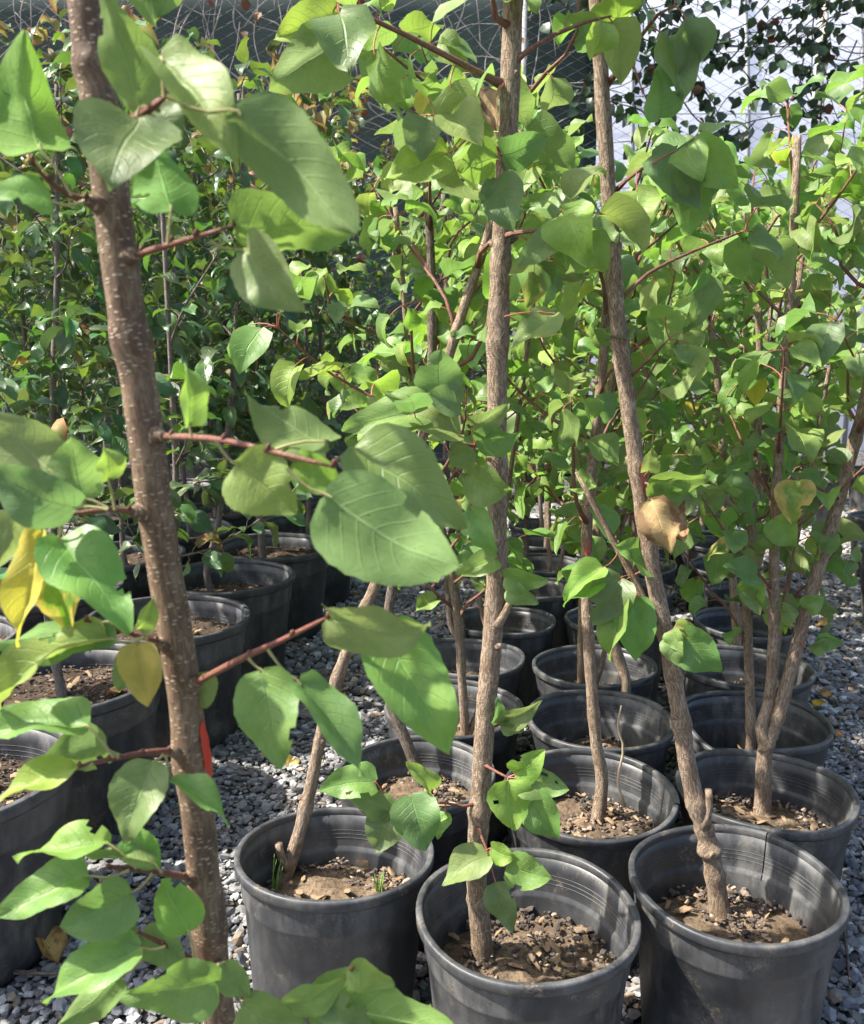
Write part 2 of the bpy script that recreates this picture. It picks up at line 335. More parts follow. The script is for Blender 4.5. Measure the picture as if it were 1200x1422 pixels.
def leaf_geo(rows=9, cols=3, kind='apricot', fold=0.25, curl=0.5, wave=0.05, twist=0.0, teeth=0.0, seed=0, bite=None):
    """blade from y=0 to y=1; returns V, F, UV"""
    r = random.Random(seed); V, F, UV = [], [], []; ph = r.uniform(0, 6); ph2 = r.uniform(0, 6)
    hw = {'apricot': 0.405, 'apple': 0.30, 'ivy': 0.46}[kind] * r.uniform(0.84, 1.08); pw = {'apricot': 0.64, 'apple': 0.82, 'ivy': 0.55}[kind]
    skew = r.uniform(-0.05, 0.05)
    x0 = y0 = 0.0
    for i in range(rows + 1):
        v = i / rows; v_ = min(max(v, 0.0), 1.0)
        w = hw * max(0.0, math.sin(math.pi * v_ ** pw)) ** 0.80 * (1 - 0.16 * v_ ** 5)
        if i == 0: w = hw * 0.10
        if i == rows: w = 0.004
        tw = teeth * (1 if i % 2 else -0.6) if 0 < i < rows else 0
        for j in range(-cols, cols + 1):
            s = j / cols; a = abs(s)
            x = s * w * (1 + (tw if a == 1 else 0)); y = v
            if kind == 'apricot': y -= 0.085 * a * a * (1 - v) ** 2 * min(1, v * 9 + 0.2)
            z = fold * abs(x) - 0.35 * fold * x * x / hw
            z += 0.055 * noise.noise(Vector((x * 4 + seed * 3.1, v * 3.2, seed * 1.7))) + 0.018 * noise.noise(Vector((x * 10 + seed, v * 9, seed * .7)))
            z += wave * a * math.sin(v * 9 + ph + (2.2 if s > 0 else 0)) + 0.5 * wave * math.sin(v * 5 + ph2)
            x += skew * math.sin(math.pi * v)
            # twist round the midrib, then bend the midrib downwards
            t_ = twist * v; x, z = x * math.cos(t_) - z * math.sin(t_), x * math.sin(t_) + z * math.cos(t_)
            if abs(curl) > 1e-4:
                th = curl * v; bx = math.sin(th) / curl; bz = -(1 - math.cos(th)) / curl
                yy = bx + (y - v) * math.cos(th) + z * math.sin(th); zz = bz - (y - v) * math.sin(th) + z * math.cos(th)
            else: yy, zz = y, z
            V.append(Vector((x, yy, zz))); UV.append((s * 0.5 + 0.5, v))
    n = 2 * cols + 1
    for i in range(rows):
        for j in range(n - 1):
            if bite and (i, j) in bite: continue
            a = i * n + j; F.append((a, a + 1, a + n + 1, a + n))
    return V, F, UV

def make_variants(name, kind, mats, count, rows, cols, seed0, droop, pet, curl=(0.2, 0.9), fold=(0.1, 0.5), wave=(0.02, 0.08), pr=0.012, teeth=0.0):
    """shared leaf meshes: origin at the foot of the petiole, blade hanging from its end; unit blade length"""
    out = []
    for k in range(count):
        r = random.Random(seed0 + k)
        V, F, UV = leaf_geo(rows, cols, kind, r.uniform(*fold), r.uniform(*curl), r.uniform(*wave), r.uniform(-0.5, 0.5), teeth, seed0 + k)
        p = r.uniform(*pet); d = r.uniform(*droop)
        path = crom([(0, 0, 0), (r.uniform(-.03, .03), p * 0.5, 0.08 * p), (r.uniform(-.05, .05), p, -0.02 * p)], 4)
        end = Vector(path[-1]); rot = Matrix.Rotation(-d, 3, 'X') @ Matrix.Rotation(r.uniform(-0.4, 0.4), 3, 'Y')
        V = [rot @ v + end for v in V]; fm = [0] * len(F)
        V, F, UV = tube_geo([Vector(q) for q in path] + [end + rot @ Vector((0, 0.06, -0.004))], [pr * 1.3, pr, pr, pr * 0.9, pr * 0.5], 4, cap=False, V=V, F=F, UV=UV)
        fm += [1] * (len(F) - len(fm)); out.append(mesh(name, V, F, mats, UV, fm))
    return out

# ------------------------------------------------------------------ structure: ground
g = obj('ground', mesh('ground', [(-60, -30, 0), (60, -30, 0), (60, 120, 0), (-60, 120, 0)], [(0, 1, 2, 3)], ['ground'])); g['kind'] = 'structure'
g['label'] = 'dark grey crushed stone gravel under the pots'; g['category'] = 'ground'

# pots of the two blocks: (x, y, rim diameter, rim height, soil depth, tilt, turn, style)
POTS = []
def potdef(key, x, y, D, H, soil, label, tilt=(0, 0), crack=None, dip=None, dark=False, group='', rough=1):
    POTS.append(dict(key=key, x=x, y=y, D=D, H=H, soil=soil, label=label, tilt=tilt, crack=crack, dip=dip, dark=dark, group=group))
ORD = ['frontmost', 'second', 'third', 'fourth', 'fifth', 'sixth', 'seventh', 'eighth', 'ninth', 'tenth', 'eleventh', 'twelfth']
GA = 'pots in the block of apricot trees'; GB = 'large pots in the block of apple trees'
def px_pot(px, py, H): p = on(px, py, H); return p.x, p.y
H1 = 0.27
colL = [px_pot(485, 1190, H1), px_pot(601, 1080, H1), px_pot(640, 992, H1), px_pot(645, 912, H1), px_pot(700, 860, H1), (0.315, 2.58), (0.385, 2.91), (0.43, 3.26), (0.46, 3.60)]
colM = [px_pot(727, 1258, H1), px_pot(822, 1087, H1), px_pot(835, 1004, H1), px_pot(829, 922, H1), (0.50, 2.26), (0.60, 2.58), (0.70, 2.90), (0.77, 3.24), (0.83, 3.58), (0.88, 3.92)]
colR = [px_pot(1022, 1217, H1), px_pot(1058, 1095, H1), px_pot(1046, 1006, H1), px_pot(1036, 925, H1), (0.845, 2.24), (0.98, 2.54), (1.03, 2.88), (1.10, 3.22), (1.15, 3.56), (1.20, 3.90)]
soilL = [.088, .075, .095, .09, .09]; soilM = [.096, .088, .11, .10, .10]; soilR = [.098, .088, .13, .09, .12]
LABX = {('L', 0): 'black plastic pot standing apart on gravel with a grass tuft in its soil',
        ('M', 0): 'black plastic pot at bottom centre holding a trunk with a split base',
        ('R', 0): 'black plastic pot at bottom right with a cracked rim and pale scuffed wall',
        ('M', 1): 'black plastic pot with broken rim right behind the bottom centre pot',
        ('R', 1): 'black plastic pot holding a forked trunk, behind the pot with cracked rim',
        ('R', 2): 'black plastic pot with a buckled sagging rim beside the right gravel path'}
for nm, col, sd, word in (('L', colL, soilL, 'left-hand'), ('M', colM, soilM, 'middle'), ('R', colR, soilR, 'right-hand')):
    for i, (x, y) in enumerate(col):
        lab = LABX.get((nm, i), 'black plastic pot, %s from the front in the %s row of apricot trees' % (ORD[i], word))
        potdef(nm + str(i), x, y, 0.288 if i < 4 else 0.284, H1, sd[i] if i < len(sd) else 0.09, lab, (rng.uniform(-1.5, 1.5), rng.uniform(-1.5, 1.5)), group=GA)
PD = {p['key']: p for p in POTS}
PD['L0']['tilt'] = (-4.5, 1); PD['M1']['tilt'] = (2.5, 0); PD['R0']['crack'] = (52, 0.9, 0.075); PD['M1']['crack'] = (-18, 1.2, 0.035)
PD['M2']['crack'] = (12, 1.5, 0.06); PD['R2']['dip'] = (215, 30, 0.030); PD['R2']['crack'] = (-28, 1.0, 0.03); PD['R3']['crack'] = (8, 1.0, 0.05)
PD['R3']['D'] = 0.30; PD['L1']['D'] = 0.278
H2 = 0.32
cA = [(-0.80, 1.30), (-0.775, 1.715), (-0.68, 2.13), (-0.625, 2.55), (-0.56, 2.97), (-0.50, 3.39), (-0.44, 3.81), (-0.40, 4.23)]
cB = [(-1.19, 1.95), (-1.115, 2.42), (-1.045, 2.84), (-0.985, 3.27), (-0.93, 3.70), (-0.88, 4.13)]
cC = [(-1.56, 2.70), (-1.49, 3.12), (-1.43, 3.55), (-1.38, 3.98), (-1.33, 4.41)]
cD = [(-1.96, 3.40), (-1.90, 3.84), (-1.85, 4.28)]
for nm, col, word in (('a', cA, 'the apple row beside the gap'), ('b', cB, 'the second apple row from the gap'),
                      ('c', cC, 'the third apple row from the gap'), ('d', cD, 'the leftmost apple row')):
    for i, (x, y) in enumerate(col):
        potdef(nm + str(i), x, y, 0.412, H2, rng.uniform(.045, .075), 'large black pot, %s from the front in %s' % (ORD[i], word),
               (rng.uniform(-1.2, 1.2), rng.uniform(-1.2, 1.2)), dark=True, group=GB)
PD = {p['key']: p for p in POTS}
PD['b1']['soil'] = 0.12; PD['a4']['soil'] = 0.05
potdef('near', at(330, 1422, 0.60).x, 0.585, 0.30, H1, 0.07, 'black plastic pot of the nearest tree, just below the view', group=GA)
PD['near'] = POTS[-1]

# no two rims overlap: push neighbours apart
for _ in range(60):
    for i, p in enumerate(POTS):
        for q in POTS[:i]:
            dx, dy = p['x'] - q['x'], p['y'] - q['y']; d = math.hypot(dx, dy); m = (p['D'] + q['D']) / 2 * 1.012 + .003
            if d < m:
                k = (m - d) / d * .5; a = .4 if p['y'] < q['y'] else 1.6
                p['x'] += dx * k * a; p['y'] += dy * k * a; q['x'] -= dx * k * (2 - a); q['y'] -= dy * k * (2 - a)
# gravel: loose stones as real geometry where they can be told apart
def stones_mesh(name, P, size, tone, seed, mat, flat=0.62):
    r = np.random.default_rng(seed); n = len(P)
    base = np.array([(x, y, z) for x in (-1, 1) for y in (-1, 1) for z in (-1, 1)], dtype=float) * .74
    fc = np.array([(-1, 0, 0), (1, 0, 0), (0, -1, 0), (0, 1, 0), (0, 0, -1), (0, 0, 1)], dtype=float) * 1.02
    V = np.concatenate([base[None] * r.uniform(0.5, 1.1, (n, 8, 3)), fc[None] * r.uniform(.7, 1.05, (n, 6, 1)) + r.uniform(-.35, .35, (n, 6, 3))], 1) * size[:, None, None]
    V *= np.stack([r.uniform(.75, 1.35, n), r.uniform(.6, 1.0, n), r.uniform(.45, .9, n)], 1)[:, None, :]
    ax = r.normal(size=(n, 3)); ax /= np.linalg.norm(ax, axis=1)[:, None]; an = r.uniform(0, math.pi, n)
    c, s = np.cos(an)[:, None, None], np.sin(an)[:, None, None]; k = ax[:, None, :]
    V = V * c + np.cross(np.broadcast_to(k, V.shape), V) * s + k * (V * k).sum(2, keepdims=True) * (1 - c)
    V[..., 2] *= flat * 1.15; V += P[:, None, :]
    q = [(0, 1, 3, 2), (4, 6, 7, 5), (0, 4, 5, 1), (2, 3, 7, 6), (0, 2, 6, 4), (1, 5, 7, 3)]
    q = np.array([(a[k], a[(k + 1) % 4], 8 + i) for i, a in enumerate(q) for k in range(4)])
    Fq = (q[None] + 14 * np.arange(n)[:, None, None]).reshape(-1, 3)
    me = bpy.data.meshes.new(name); me.vertices.add(14 * n); me.vertices.foreach_set('co', V.astype(np.float32).ravel())
    me.loops.add(Fq.size); me.loops.foreach_set('vertex_index', Fq.astype(np.int32).ravel())
    me.polygons.add(len(Fq)); me.polygons.foreach_set('loop_start', np.arange(0, Fq.size, 3, dtype=np.int32))
    me.polygons.foreach_set('loop_total', np.full(len(Fq), 3, dtype=np.int32)); me.update(calc_edges=True)
    me.polygons.foreach_set('use_smooth', [False] * len(Fq))
    if tone is not None:
        ca = me.color_attributes.new('tone', 'FLOAT_COLOR', 'POINT')
        ca.data.foreach_set('color', np.repeat(np.concatenate([tone, np.ones((n, 1))], 1), 14, 0).astype(np.float32).ravel())
    me.materials.append(M[mat]); return me
nr = np.random.default_rng(5)
def tones(n):
    v = nr.choice([0.11, 0.16, 0.21, 0.28, 0.38, 0.50], n, p=[.2, .25, .23, .17, .11, .04]) * nr.uniform(.85, 1.15, n)
    v *= 1.34; t = np.stack([v * 1.03, v, v * .97], 1); br = nr.random(n) < 0.11
    t[br] = np.stack([v * 1.25, v * 0.95, v * 0.68], 1)[br]; return t
cand = []
for (y0, y1, sp) in ((0.75, 2.2, 0.0118), (2.2, 3.6, 0.0175), (3.6, 5.6, 0.028)):
    xs = np.arange(-0.62 * y1 - 0.25, 0.62 * y1 + 0.25, sp); ys = np.arange(y0, y1, sp)
    X, Y = np.meshgrid(xs, ys); X = X.ravel() + nr.uniform(-.6, .6, X.size) * sp; Y = Y.ravel() + nr.uniform(-.6, .6, Y.size) * sp
    keep = np.abs(X) < 0.56 * Y + 0.12
    for p in POTS: keep &= (X - p['x']) ** 2 + (Y - p['y']) ** 2 > (p['D'] * 0.405) ** 2
    # places hidden right under the rows of pots keep only the bed
    X, Y = X[keep], Y[keep]
    cand.append(np.stack([X, Y, np.full(len(X), sp)], 1))
cand = np.concatenate(cand)
sz = np.where(nr.random(len(cand)) < 0.16, nr.uniform(.85, 1.3, len(cand)), nr.uniform(.42, .85, len(cand))) * cand[:, 2]
P = np.stack([cand[:, 0], cand[:, 1], sz * 0.28 + nr.uniform(-0.002, 0.006, len(cand))], 1)
gr = obj('gravel', stones_mesh('gravel', P, sz, tones(len(P)), 3, 'gravel'), g); gr['kind'] = 'stuff'
# the 300 stones that show largest are objects of their own
SV = [stones_mesh('stone', np.zeros((1, 3)), np.array([1.0]), None, 40 + k, 'stone') for k in range(10)]
k = 0
while k < 300:
    if rng.random() < 0.55: x, y = rng.uniform(-0.62, -0.05), rng.uniform(0.95, 1.75)
    else: x, y = rng.uniform(0.5, 0.85), rng.uniform(1.0, 1.7)
    if any((x - p['x']) ** 2 + (y - p['y']) ** 2 < (p['D'] * 0.43) ** 2 for p in POTS) or not inview(Vector((x, y, 0)), 0, 0, 0): continue
    s = rng.uniform(.009, .0145)
    o = obj('stone', SV[k % 10], g, (x, y, s * 0.4 + 0.006)); o.rotation_euler = (rng.uniform(-.4, .4), rng.uniform(-.4, .4), rng.uniform(0, 6)); o.scale = (s, s, s); k += 1

# ------------------------------------------------------------------ pots
SEG = 64
def pot_mesh(p, part):
    Rr = p['D'] / 2; H = p['H']; k = p['D'] / 0.30
    if part == 'body':
        prof = [(0.0, .004), (.76, .004), (.775, .0), (.79, .012), (.80, .03)]
        prof = [(Rr * a, z) for a, z in prof]
        prof += [(Rr * .905, H - .062 * k), (Rr * .925, H - .058 * k), (Rr * .928, H - .055 * k), (Rr * .955, H - .014 * k), (Rr * .957, H - .010 * k)]
        inn = [(Rr * .935, H - .010 * k), (Rr * .925, H - .030 * k)]
        for q in range(3):
            zz = H - (.036 + .0065 * q) * k; rr = Rr * (.922 - .005 * q)
            inn += [(rr, zz), (rr, zz - .0002), (rr - .0006, zz - .0003), (rr - .0006, zz - .0008), (rr - .0001, zz - .0010), (rr - .0001, zz - .0012)]
        inn += [(Rr * .902, H - .062 * k), (Rr * .897, H - .064 * k), (Rr * .872, H - .068 * k), (Rr * .866, H - .072 * k), (Rr * .82, H * .35), (Rr * .76, .03), (0, .03)]
        prof += inn
    else:
        prof = [(Rr * .950, H - .016 * k), (Rr * .985, H - .0165 * k), (Rr * .998, H - .013 * k), (Rr * 1.0, H - .004 * k), (Rr * .996, H - .0008), (Rr * .985, H), (Rr * .948, H), (Rr * .936, H - .002), (Rr * .934, H - .014 * k)]
    angs = [2 * math.pi * i / SEG for i in range(SEG)]; gap = None
    if p['crack']:
        a0, wd, dp = p['crack']; a0 = R(a0) % (2 * math.pi); w = R(wd)
        angs = sorted([a for a in angs if abs(a - a0) > 0.03] + [a0 - w / 2, a0 + w / 2]); gap = angs.index(a0 - w / 2)
    rr_ = random.Random(p['key'] + 'w'); e1, e2 = rr_.uniform(-.012, .012), rr_.uniform(0, 6)
    e3, e4 = rr_.uniform(-.0035, .0035), rr_.uniform(0, 6)
    V, F = [], []
    n = len(angs)
    for (r, z) in prof:
        for a in angs:
            f = min(1, z / H) ** 2; q = r * (1 + f * e1 * math.cos(2 * a + e2)); zz = z + f * e3 * math.cos(3 * a + e4) * (r > 0.3 * Rr)
            if p['dip']:
                da = abs((a - R(p['dip'][0]) + math.pi) % (2 * math.pi) - math.pi); b = math.exp(-(da / R(p['dip'][1])) ** 2)
                zz -= f * f * b * p['dip'][2]; q *= 1 - 0.10 * f * f * b
            if p['crack']:
                da = (a - R(p['crack'][0]) + math.pi) % (2 * math.pi) - math.pi
                if abs(da) < 0.5: q *= 1 + (0.010 if da > 0 else -0.004) * math.exp(-abs(da) * 4) * min(1, z / H) ** 6
            V.append((q * math.cos(a), q * math.sin(a), zz))
    for i in range(len(prof) - 1):
        for j in range(n):
            if gap is not None and j == gap and min(prof[i][1], prof[i + 1][1]) > H - p['crack'][2]: continue
            F.append((i * n + j, i * n + (j + 1) % n, (i + 1) * n + (j + 1) % n, (i + 1) * n + j))
    if part == 'rim':
        i = len(prof) - 1
        for j in range(n):
            if j != gap: F.append((i * n + j, i * n + (j + 1) % n, (j + 1) % n, j))
    return mesh('pot_' + part, V, F, ['pot'])

def soil_mesh(p):
    r = random.Random(p['key']); Rs = p['D'] / 2 * (0.872 if p['soil'] > .07 else 0.90); V, F = [], []; nrg, ns = 16, 40; s = r.uniform(0, 50)
    for i in range(nrg + 1):
        for j in range(ns):
            a = 2 * math.pi * j / ns; q = Rs * i / nrg; x, y = q * math.cos(a), q * math.sin(a)
            z = 0.012 * noise.noise(Vector((x * 14 + s, y * 14, 0))) + 0.007 * noise.noise(Vector((x * 45, y * 45 + s, 3))) + 0.004 * noise.noise(Vector((x * 110, y * 110 + s, 7)))
            z += 0.006 * (1 - i / nrg) - 0.004 * (i == nrg)
            V.append((x, y, z))
    for i in range(nrg):
        for j in range(ns): F.append((i * ns + j, i * ns + (j + 1) % ns, (i + 1) * ns + (j + 1) % ns, (i + 1) * ns + j))
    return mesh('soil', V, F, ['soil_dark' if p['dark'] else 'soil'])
CH = [stones_mesh('bark_chip', np.zeros((1, 3)), np.array([1.0]), None, 90 + k, 'wood_chip', 0.4) for k in range(5)]
PB = [stones_mesh('pebble', np.zeros((1, 3)), np.array([1.0]), None, 70 + k, 'pebble', 0.7) for k in range(5)]
for p in POTS:
    e = empty('nursery_pot', (p['x'], p['y'], -0.001)); e.rotation_euler = (R(p['tilt'][0]), R(p['tilt'][1]), 0)
    tag(e, p['label'], 'pot', p['group'])
    obj('body', pot_mesh(p, 'body'), e); obj('rim', pot_mesh(p, 'rim'), e)
    so = obj('soil', soil_mesh(p), e, (0, 0, p['H'] - p['soil'])); p['e'] = e
    if not inview(Vector((p['x'], p['y'], p['H'])), 150, 0, 150): continue
    near = p['y'] < 2.1; n = 900 if near else 260; r_ = np.random.default_rng(int(p['x'] * 1000 + p['y'] * 7000) % 99991)
    rad = p['D'] / 2 * 0.84 * np.sqrt(r_.random(n)); an = r_.uniform(0, 6.283, n)
    # crumbs lie in drifts, leaving bare patches
    ok = np.array([noise.noise(Vector((a * math.cos(b) * 11 + p['x'] * 30, a * math.sin(b) * 11, 1))) > (-0.1 if not p['dark'] else -0.5) for a, b in zip(rad, an)])
    rad, an = rad[ok], an[ok]; n = len(rad)
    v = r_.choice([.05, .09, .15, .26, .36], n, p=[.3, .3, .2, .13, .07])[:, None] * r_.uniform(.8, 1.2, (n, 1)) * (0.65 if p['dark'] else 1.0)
    tn = v * np.array([[1.15, .85, .62]])
    cm = obj('crumbs', stones_mesh('crumbs', np.stack([rad * np.cos(an), rad * np.sin(an), r_.uniform(.003, .013, n)], 1), r_.uniform(.0014, .0048, n) * np.where(r_.random(n) < .12, 1.7, 1.0), tn, 11, 'gravel', 0.55), so)
    cm['kind'] = 'stuff'
    for k in range(30 if near else 8):
        a, q = rng.uniform(0, 6.28), p['D'] / 2 * 0.8 * math.sqrt(rng.random()); s = rng.uniform(.006, .011)
        c = obj('bark_chip', CH[k % 5], so, (q * math.cos(a), q * math.sin(a), .011)); c.rotation_euler = (rng.uniform(-.5, .5), rng.uniform(-.5, .5), rng.uniform(0, 6)); c.scale = (s * 1.9, s * .6, s * .6)
    for k in range(3 if near else 1):
        a, q = rng.uniform(3.4, 6.0), p['D'] / 2 * rng.uniform(.3, .75); s = rng.uniform(.008, .014)
        c = obj('pebble', PB[k % 5], so, (q * math.cos(a), q * math.sin(a), .012)); c.rotation_euler = (rng.uniform(-.3, .3), 0, rng.uniform(0, 6)); c.scale = (s, s, s)

# ------------------------------------------------------------------ leaves and trees
APR = make_variants('leaf', 'apricot', ['leaf', 'petiole_red'], 22, 8, 2, 100, (0.1, 1.2), (0.32, 0.6), (0.1, 1.7), (0.1, 0.95), (0.02, 0.13), 0.013, 0.02)
APB = make_variants('leaf', 'apricot', ['leaf_bright', 'petiole_red'], 12, 8, 2, 140, (0.1, 1.2), (0.32, 0.6), (0.1, 1.7), (0.1, 0.95), (0.02, 0.13), 0.013, 0.02)
APY = make_variants('leaf', 'apricot', ['leaf_yellow', 'petiole'], 3, 8, 2, 160, (0.3, 1.1), (0.32, 0.5), (0.3, 1.0), (0.2, 0.7), (0.02, 0.09), 0.013, 0.02)
APH = make_variants('leaf', 'apricot', ['leaf_half', 'petiole_red'], 2, 8, 2, 170, (0.3, 1.0), (0.32, 0.5), (0.3, 1.0), (0.2, 0.7), (0.02, 0.09), 0.013, 0.02)
APP = make_variants('leaf', 'apple', ['leaf_apple', 'petiole'], 10, 6, 2, 200, (0.0, 1.0), (0.25, 0.45), (0.1, 1.2), (0.3, 0.9), (0.02, 0.08), 0.014)
APC = make_variants('leaf', 'apple', ['leaf_curl', 'petiole'], 6, 6, 2, 230, (0.0, 1.0), (0.2, 0.4), (0.8, 2.6), (0.6, 1.5), (0.04, 0.12), 0.014)
IVY = make_variants('leaf', 'ivy', ['leaf_ivy', 'darkvine'], 5, 4, 1, 260, (0.3, 1.2), (0.3, 0.5), (0.1, 0.8), (0.1, 0.5), (0.0, 0.05), 0.014)
IVD = make_variants('leaf', 'ivy', ['leaf_ivy_dry', 'darkvine'], 3, 4, 1, 280, (0.3, 1.2), (0.3, 0.5), (0.5, 1.8), (0.3, 0.9), (0.0, 0.1), 0.014)
UP = Vector((0, 0, 1))
NLEAF = [0]
def leaf_inst(me, parent, base, pos, d, up, size):
    y = d.normalized(); x = y.cross(up)
    if x.length < 1e-3: x = Vector((1, 0, 0))
    x.normalize(); z = x.cross(y)
    m = Matrix(((x.x * size, y.x * size, z.x * size, pos.x - base.x), (x.y * size, y.y * size, z.y * size, pos.y - base.y), (x.z * size, y.z * size, z.z * size, pos.z - base.z), (0, 0, 0, 1)))
    NLEAF[0] += 1
    return obj('leaf', me, parent, None, m)

class Tree:
    def __init__(s, kind, label, base, pts, r0, r1, group, barkm='bark', seed=0, knots=3, n=None, seg=14, wob=0.09):
        s.kind, s.base, s.rng = kind, Vector(base), random.Random(seed); s.barkm = barkm
        s.root = empty('%s_tree' % kind, s.base); tag(s.root, label, 'tree', group)
        pts = [Vector(p) for p in pts]; L = sum((b - a).length for a, b in zip(pts, pts[1:]))
        n = n or max(12, int(L / 0.022)); s.path = [Vector(q) for q in crom(pts, n)]
        rad = []
        kn = [(s.rng.uniform(.05, .95), s.rng.uniform(.10, .28)) for _ in range(knots)]
        for i in range(n):
            t = i / (n - 1); r = r0 + (r1 - r0) * t
            r *= 1 + 0.30 * math.exp(-t * L / 0.035) + sum(a * math.exp(-((t - k) * L / 0.011) ** 2) for k, a in kn)
            rad.append(r)
        s.rad = rad; s.trunk = tube('trunk', [p - s.base for p in s.path], rad, seg, barkm, s.root, wob, seed); s.n = n
    def along(s, t):
        i = min(int(t * (s.n - 1)), s.n - 2); f = t * (s.n - 1) - i; return s.path[i].lerp(s.path[i + 1], f), s.rad[i]
    def branch(s, pts, r0, r1, mat='twig', n=None, seg=7, name='branch'):
        pts = [Vector(p) for p in pts]; L = sum((b - a).length for a, b in zip(pts, pts[1:])); n = n or max(5, int(L / 0.03))
        path = [Vector(q) for q in crom(pts, n)]
        rad = [(r0 + (r1 - r0) * i / (n - 1)) * (1.35 if i == 0 else 0.55 if i == n - 1 and name == 'branch' else 1) for i in range(n)]
        o = tube(name, [p - s.base for p in path], rad, seg, mat, s.root, 0.12, s.rng.random() * 9); o['_n'] = n; del o['_n']
        return o, path
    def leaves(s, o, path, spacing, size, sets, start=0.1, rosette=3, cull=True, curl_top=None):
        r = s.rng; L = [0]
        for a, b in zip(path, path[1:]): L.append(L[-1] + (b - a).length)
        d = start * L[-1] + r.random() * spacing; az = r.uniform(0, 6)
        spots = []
        while d < L[-1]:
            spots.append(d); d += spacing * r.uniform(.7, 1.3)
        spots += [L[-1] * r.uniform(.96, 1.0) for _ in range(rosette)]
        for d in spots:
            k = max(i for i in range(len(L) - 1) if L[i] <= d); f = (d - L[k]) / max(1e-6, L[k + 1] - L[k]); p = path[k].lerp(path[k + 1], min(f, 1))
            if cull and not inview(p): continue
            tan = (path[k + 1] - path[k]).normalized(); az += 2.4 + r.uniform(-.5, .5)
            side = tan.orthogonal().normalized(); side = Matrix.Rotation(az, 3, tan) @ side
            dr = side * 0.9 + tan * r.uniform(.1, .8) + UP * r.uniform(-.25, .35)
            up = UP * 1.0 + Vector((r.uniform(-.55, .45), r.uniform(-.6, .45), 0)) + sun_to * 0.35
            u = r.random(); acc = 0
            for prob, ms in sets(p, r):
                acc += prob
                if u < acc: break
            leaf_inst(r.choice(ms), o, s.base, p, dr, up, r.uniform(*size))
    def auto(s, nb, t0, t1, blen, spacing, size, sets, el=(0.5, 1.0), r0=0.0042, mat='twig', rosette=3, start=0.1, az0=None):
        az = s.rng.uniform(0, 6) if az0 is None else az0
        for i in range(nb):
            t = t0 + (t1 - t0) * (i + s.rng.uniform(.1, .9)) / nb; p, rr = s.along(t); az += 2.4 + s.rng.uniform(-.4, .4)
            e = s.rng.uniform(*el); ln = s.rng.uniform(*blen) * (1.0 - 0.3 * t)
            d = Vector((math.cos(az) * math.cos(e), math.sin(az) * math.cos(e), math.sin(e)))
            q = [p, p + d * ln * .35 + Vector([s.rng.uniform(-.02, .02) for _ in range(3)]), p + d * ln * .7 + UP * ln * .06 + Vector([s.rng.uniform(-.03, .03) for _ in range(3)]), p + d * ln + UP * ln * .12]
            if not (inview(q[0], 300) or inview(q[3], 300)): continue
            o, path = s.branch(q, r0 * s.rng.uniform(.7, 1.1), 0.0013, mat)
            s.leaves(o, path, spacing, size, sets, start, rosette)

def set_apr(p, r): return [(0.70, APR), (0.285, APB), (0.004, APY), (0.05, APH)]
def set_apr_bright(p, r): return [(0.5, APR), (0.485, APB), (0.05, APH)]
def set_apple(p, r):
    h = min(max((p.z - 1.60) / 0.7, 0.012), 0.65); return [(1 - h, APP), (1.0, APC)]

def hero_leaf(parent, base, b, t, width, node=None, mat='leaf', roll=0.0, curl=0.55, fold=0.42, wave=0.06, under=False, pet='petiole', seed=0, bite=None, teeth=0.022, rows=18, pr=0.0008):
    """one leaf from base point b to tip point t, facing the viewer except for a roll about its midrib; stalk from node"""
    ax = t - b; L = ax.length; y = ax / L; view = (Vector((0, 0, CAMZ)) - (b + t) / 2).normalized()
    x = y.cross(view)
    x = x.normalized() if x.length > 1e-4 else Vector((1, 0, 0)); z = x.cross(y)
    if z.dot(view) < 0: z, x = -z, -x
    if under: z, x = -z, -x
    rot = Matrix.Rotation(roll, 3, y); x = rot @ x; z = rot @ z
    rb = random.Random(seed * 3 + 1)
    if bite is None and rb.random() < .3:
        i0 = rb.randint(3, rows - 5); j0 = rb.choice((0, 7)); bite = {(i0, j0), (i0 + 1, j0)} | ({(i0, 1 if j0 == 0 else 6)} if rb.random() < .5 else set())
    V, F, UV = leaf_geo(rows, 4, 'apricot', fold, curl if not under else curl, wave, random.Random(seed).uniform(-.25, .25), teeth, seed, bite)
    # straight chord from first to last midrib vertex -> b..t
    mid0, mid1 = V[4].copy(), V[-5].copy(); ch = (mid1 - mid0); a = math.atan2(ch.z, ch.y); rx = Matrix.Rotation(-a, 3, 'X'); k = L / ch.length
    wk = 0.96 * width / (0.80 * k) if width else 1.0
    out = []
    for v in V:
        q = rx @ (v - mid0); q.x *= wk; q *= k; out.append(b + x * q.x + y * q.y + z * q.z - base)
    fm = [0] * len(F); V = out
    if node is not None:
        m = (node + b) / 2 + UP * (-0.12 * (b - node).length) * (1 if b.z < node.z else -0.6)
        pth = crom([node - base, m - base, b - base, b - base + y * L * 0.05], 6)
        V, F, UV = tube_geo(pth, [pr * 1.5, pr * 1.1, pr, pr, pr, pr * .6], 6, cap=False, V=V, F=F, UV=UV); fm += [1] * (len(F) - len(fm))
    return obj('leaf', mesh('leaf', V, F, [mat, pet], UV, fm), parent)

GT = 'potted apricot trees'; GP = 'potted apple trees'
def in_pot(key): p = PD[key]; return p['H'] - p['soil']
def stem(pts, f):   # pixel polyline at forward distances f (one number or (base, top))
    n = len(pts); f0, f1 = f if isinstance(f, tuple) else (f, f)
    return [at(x, y, f0 + (f1 - f0) * i / (n - 1)) for i, (x, y) in enumerate(pts)]

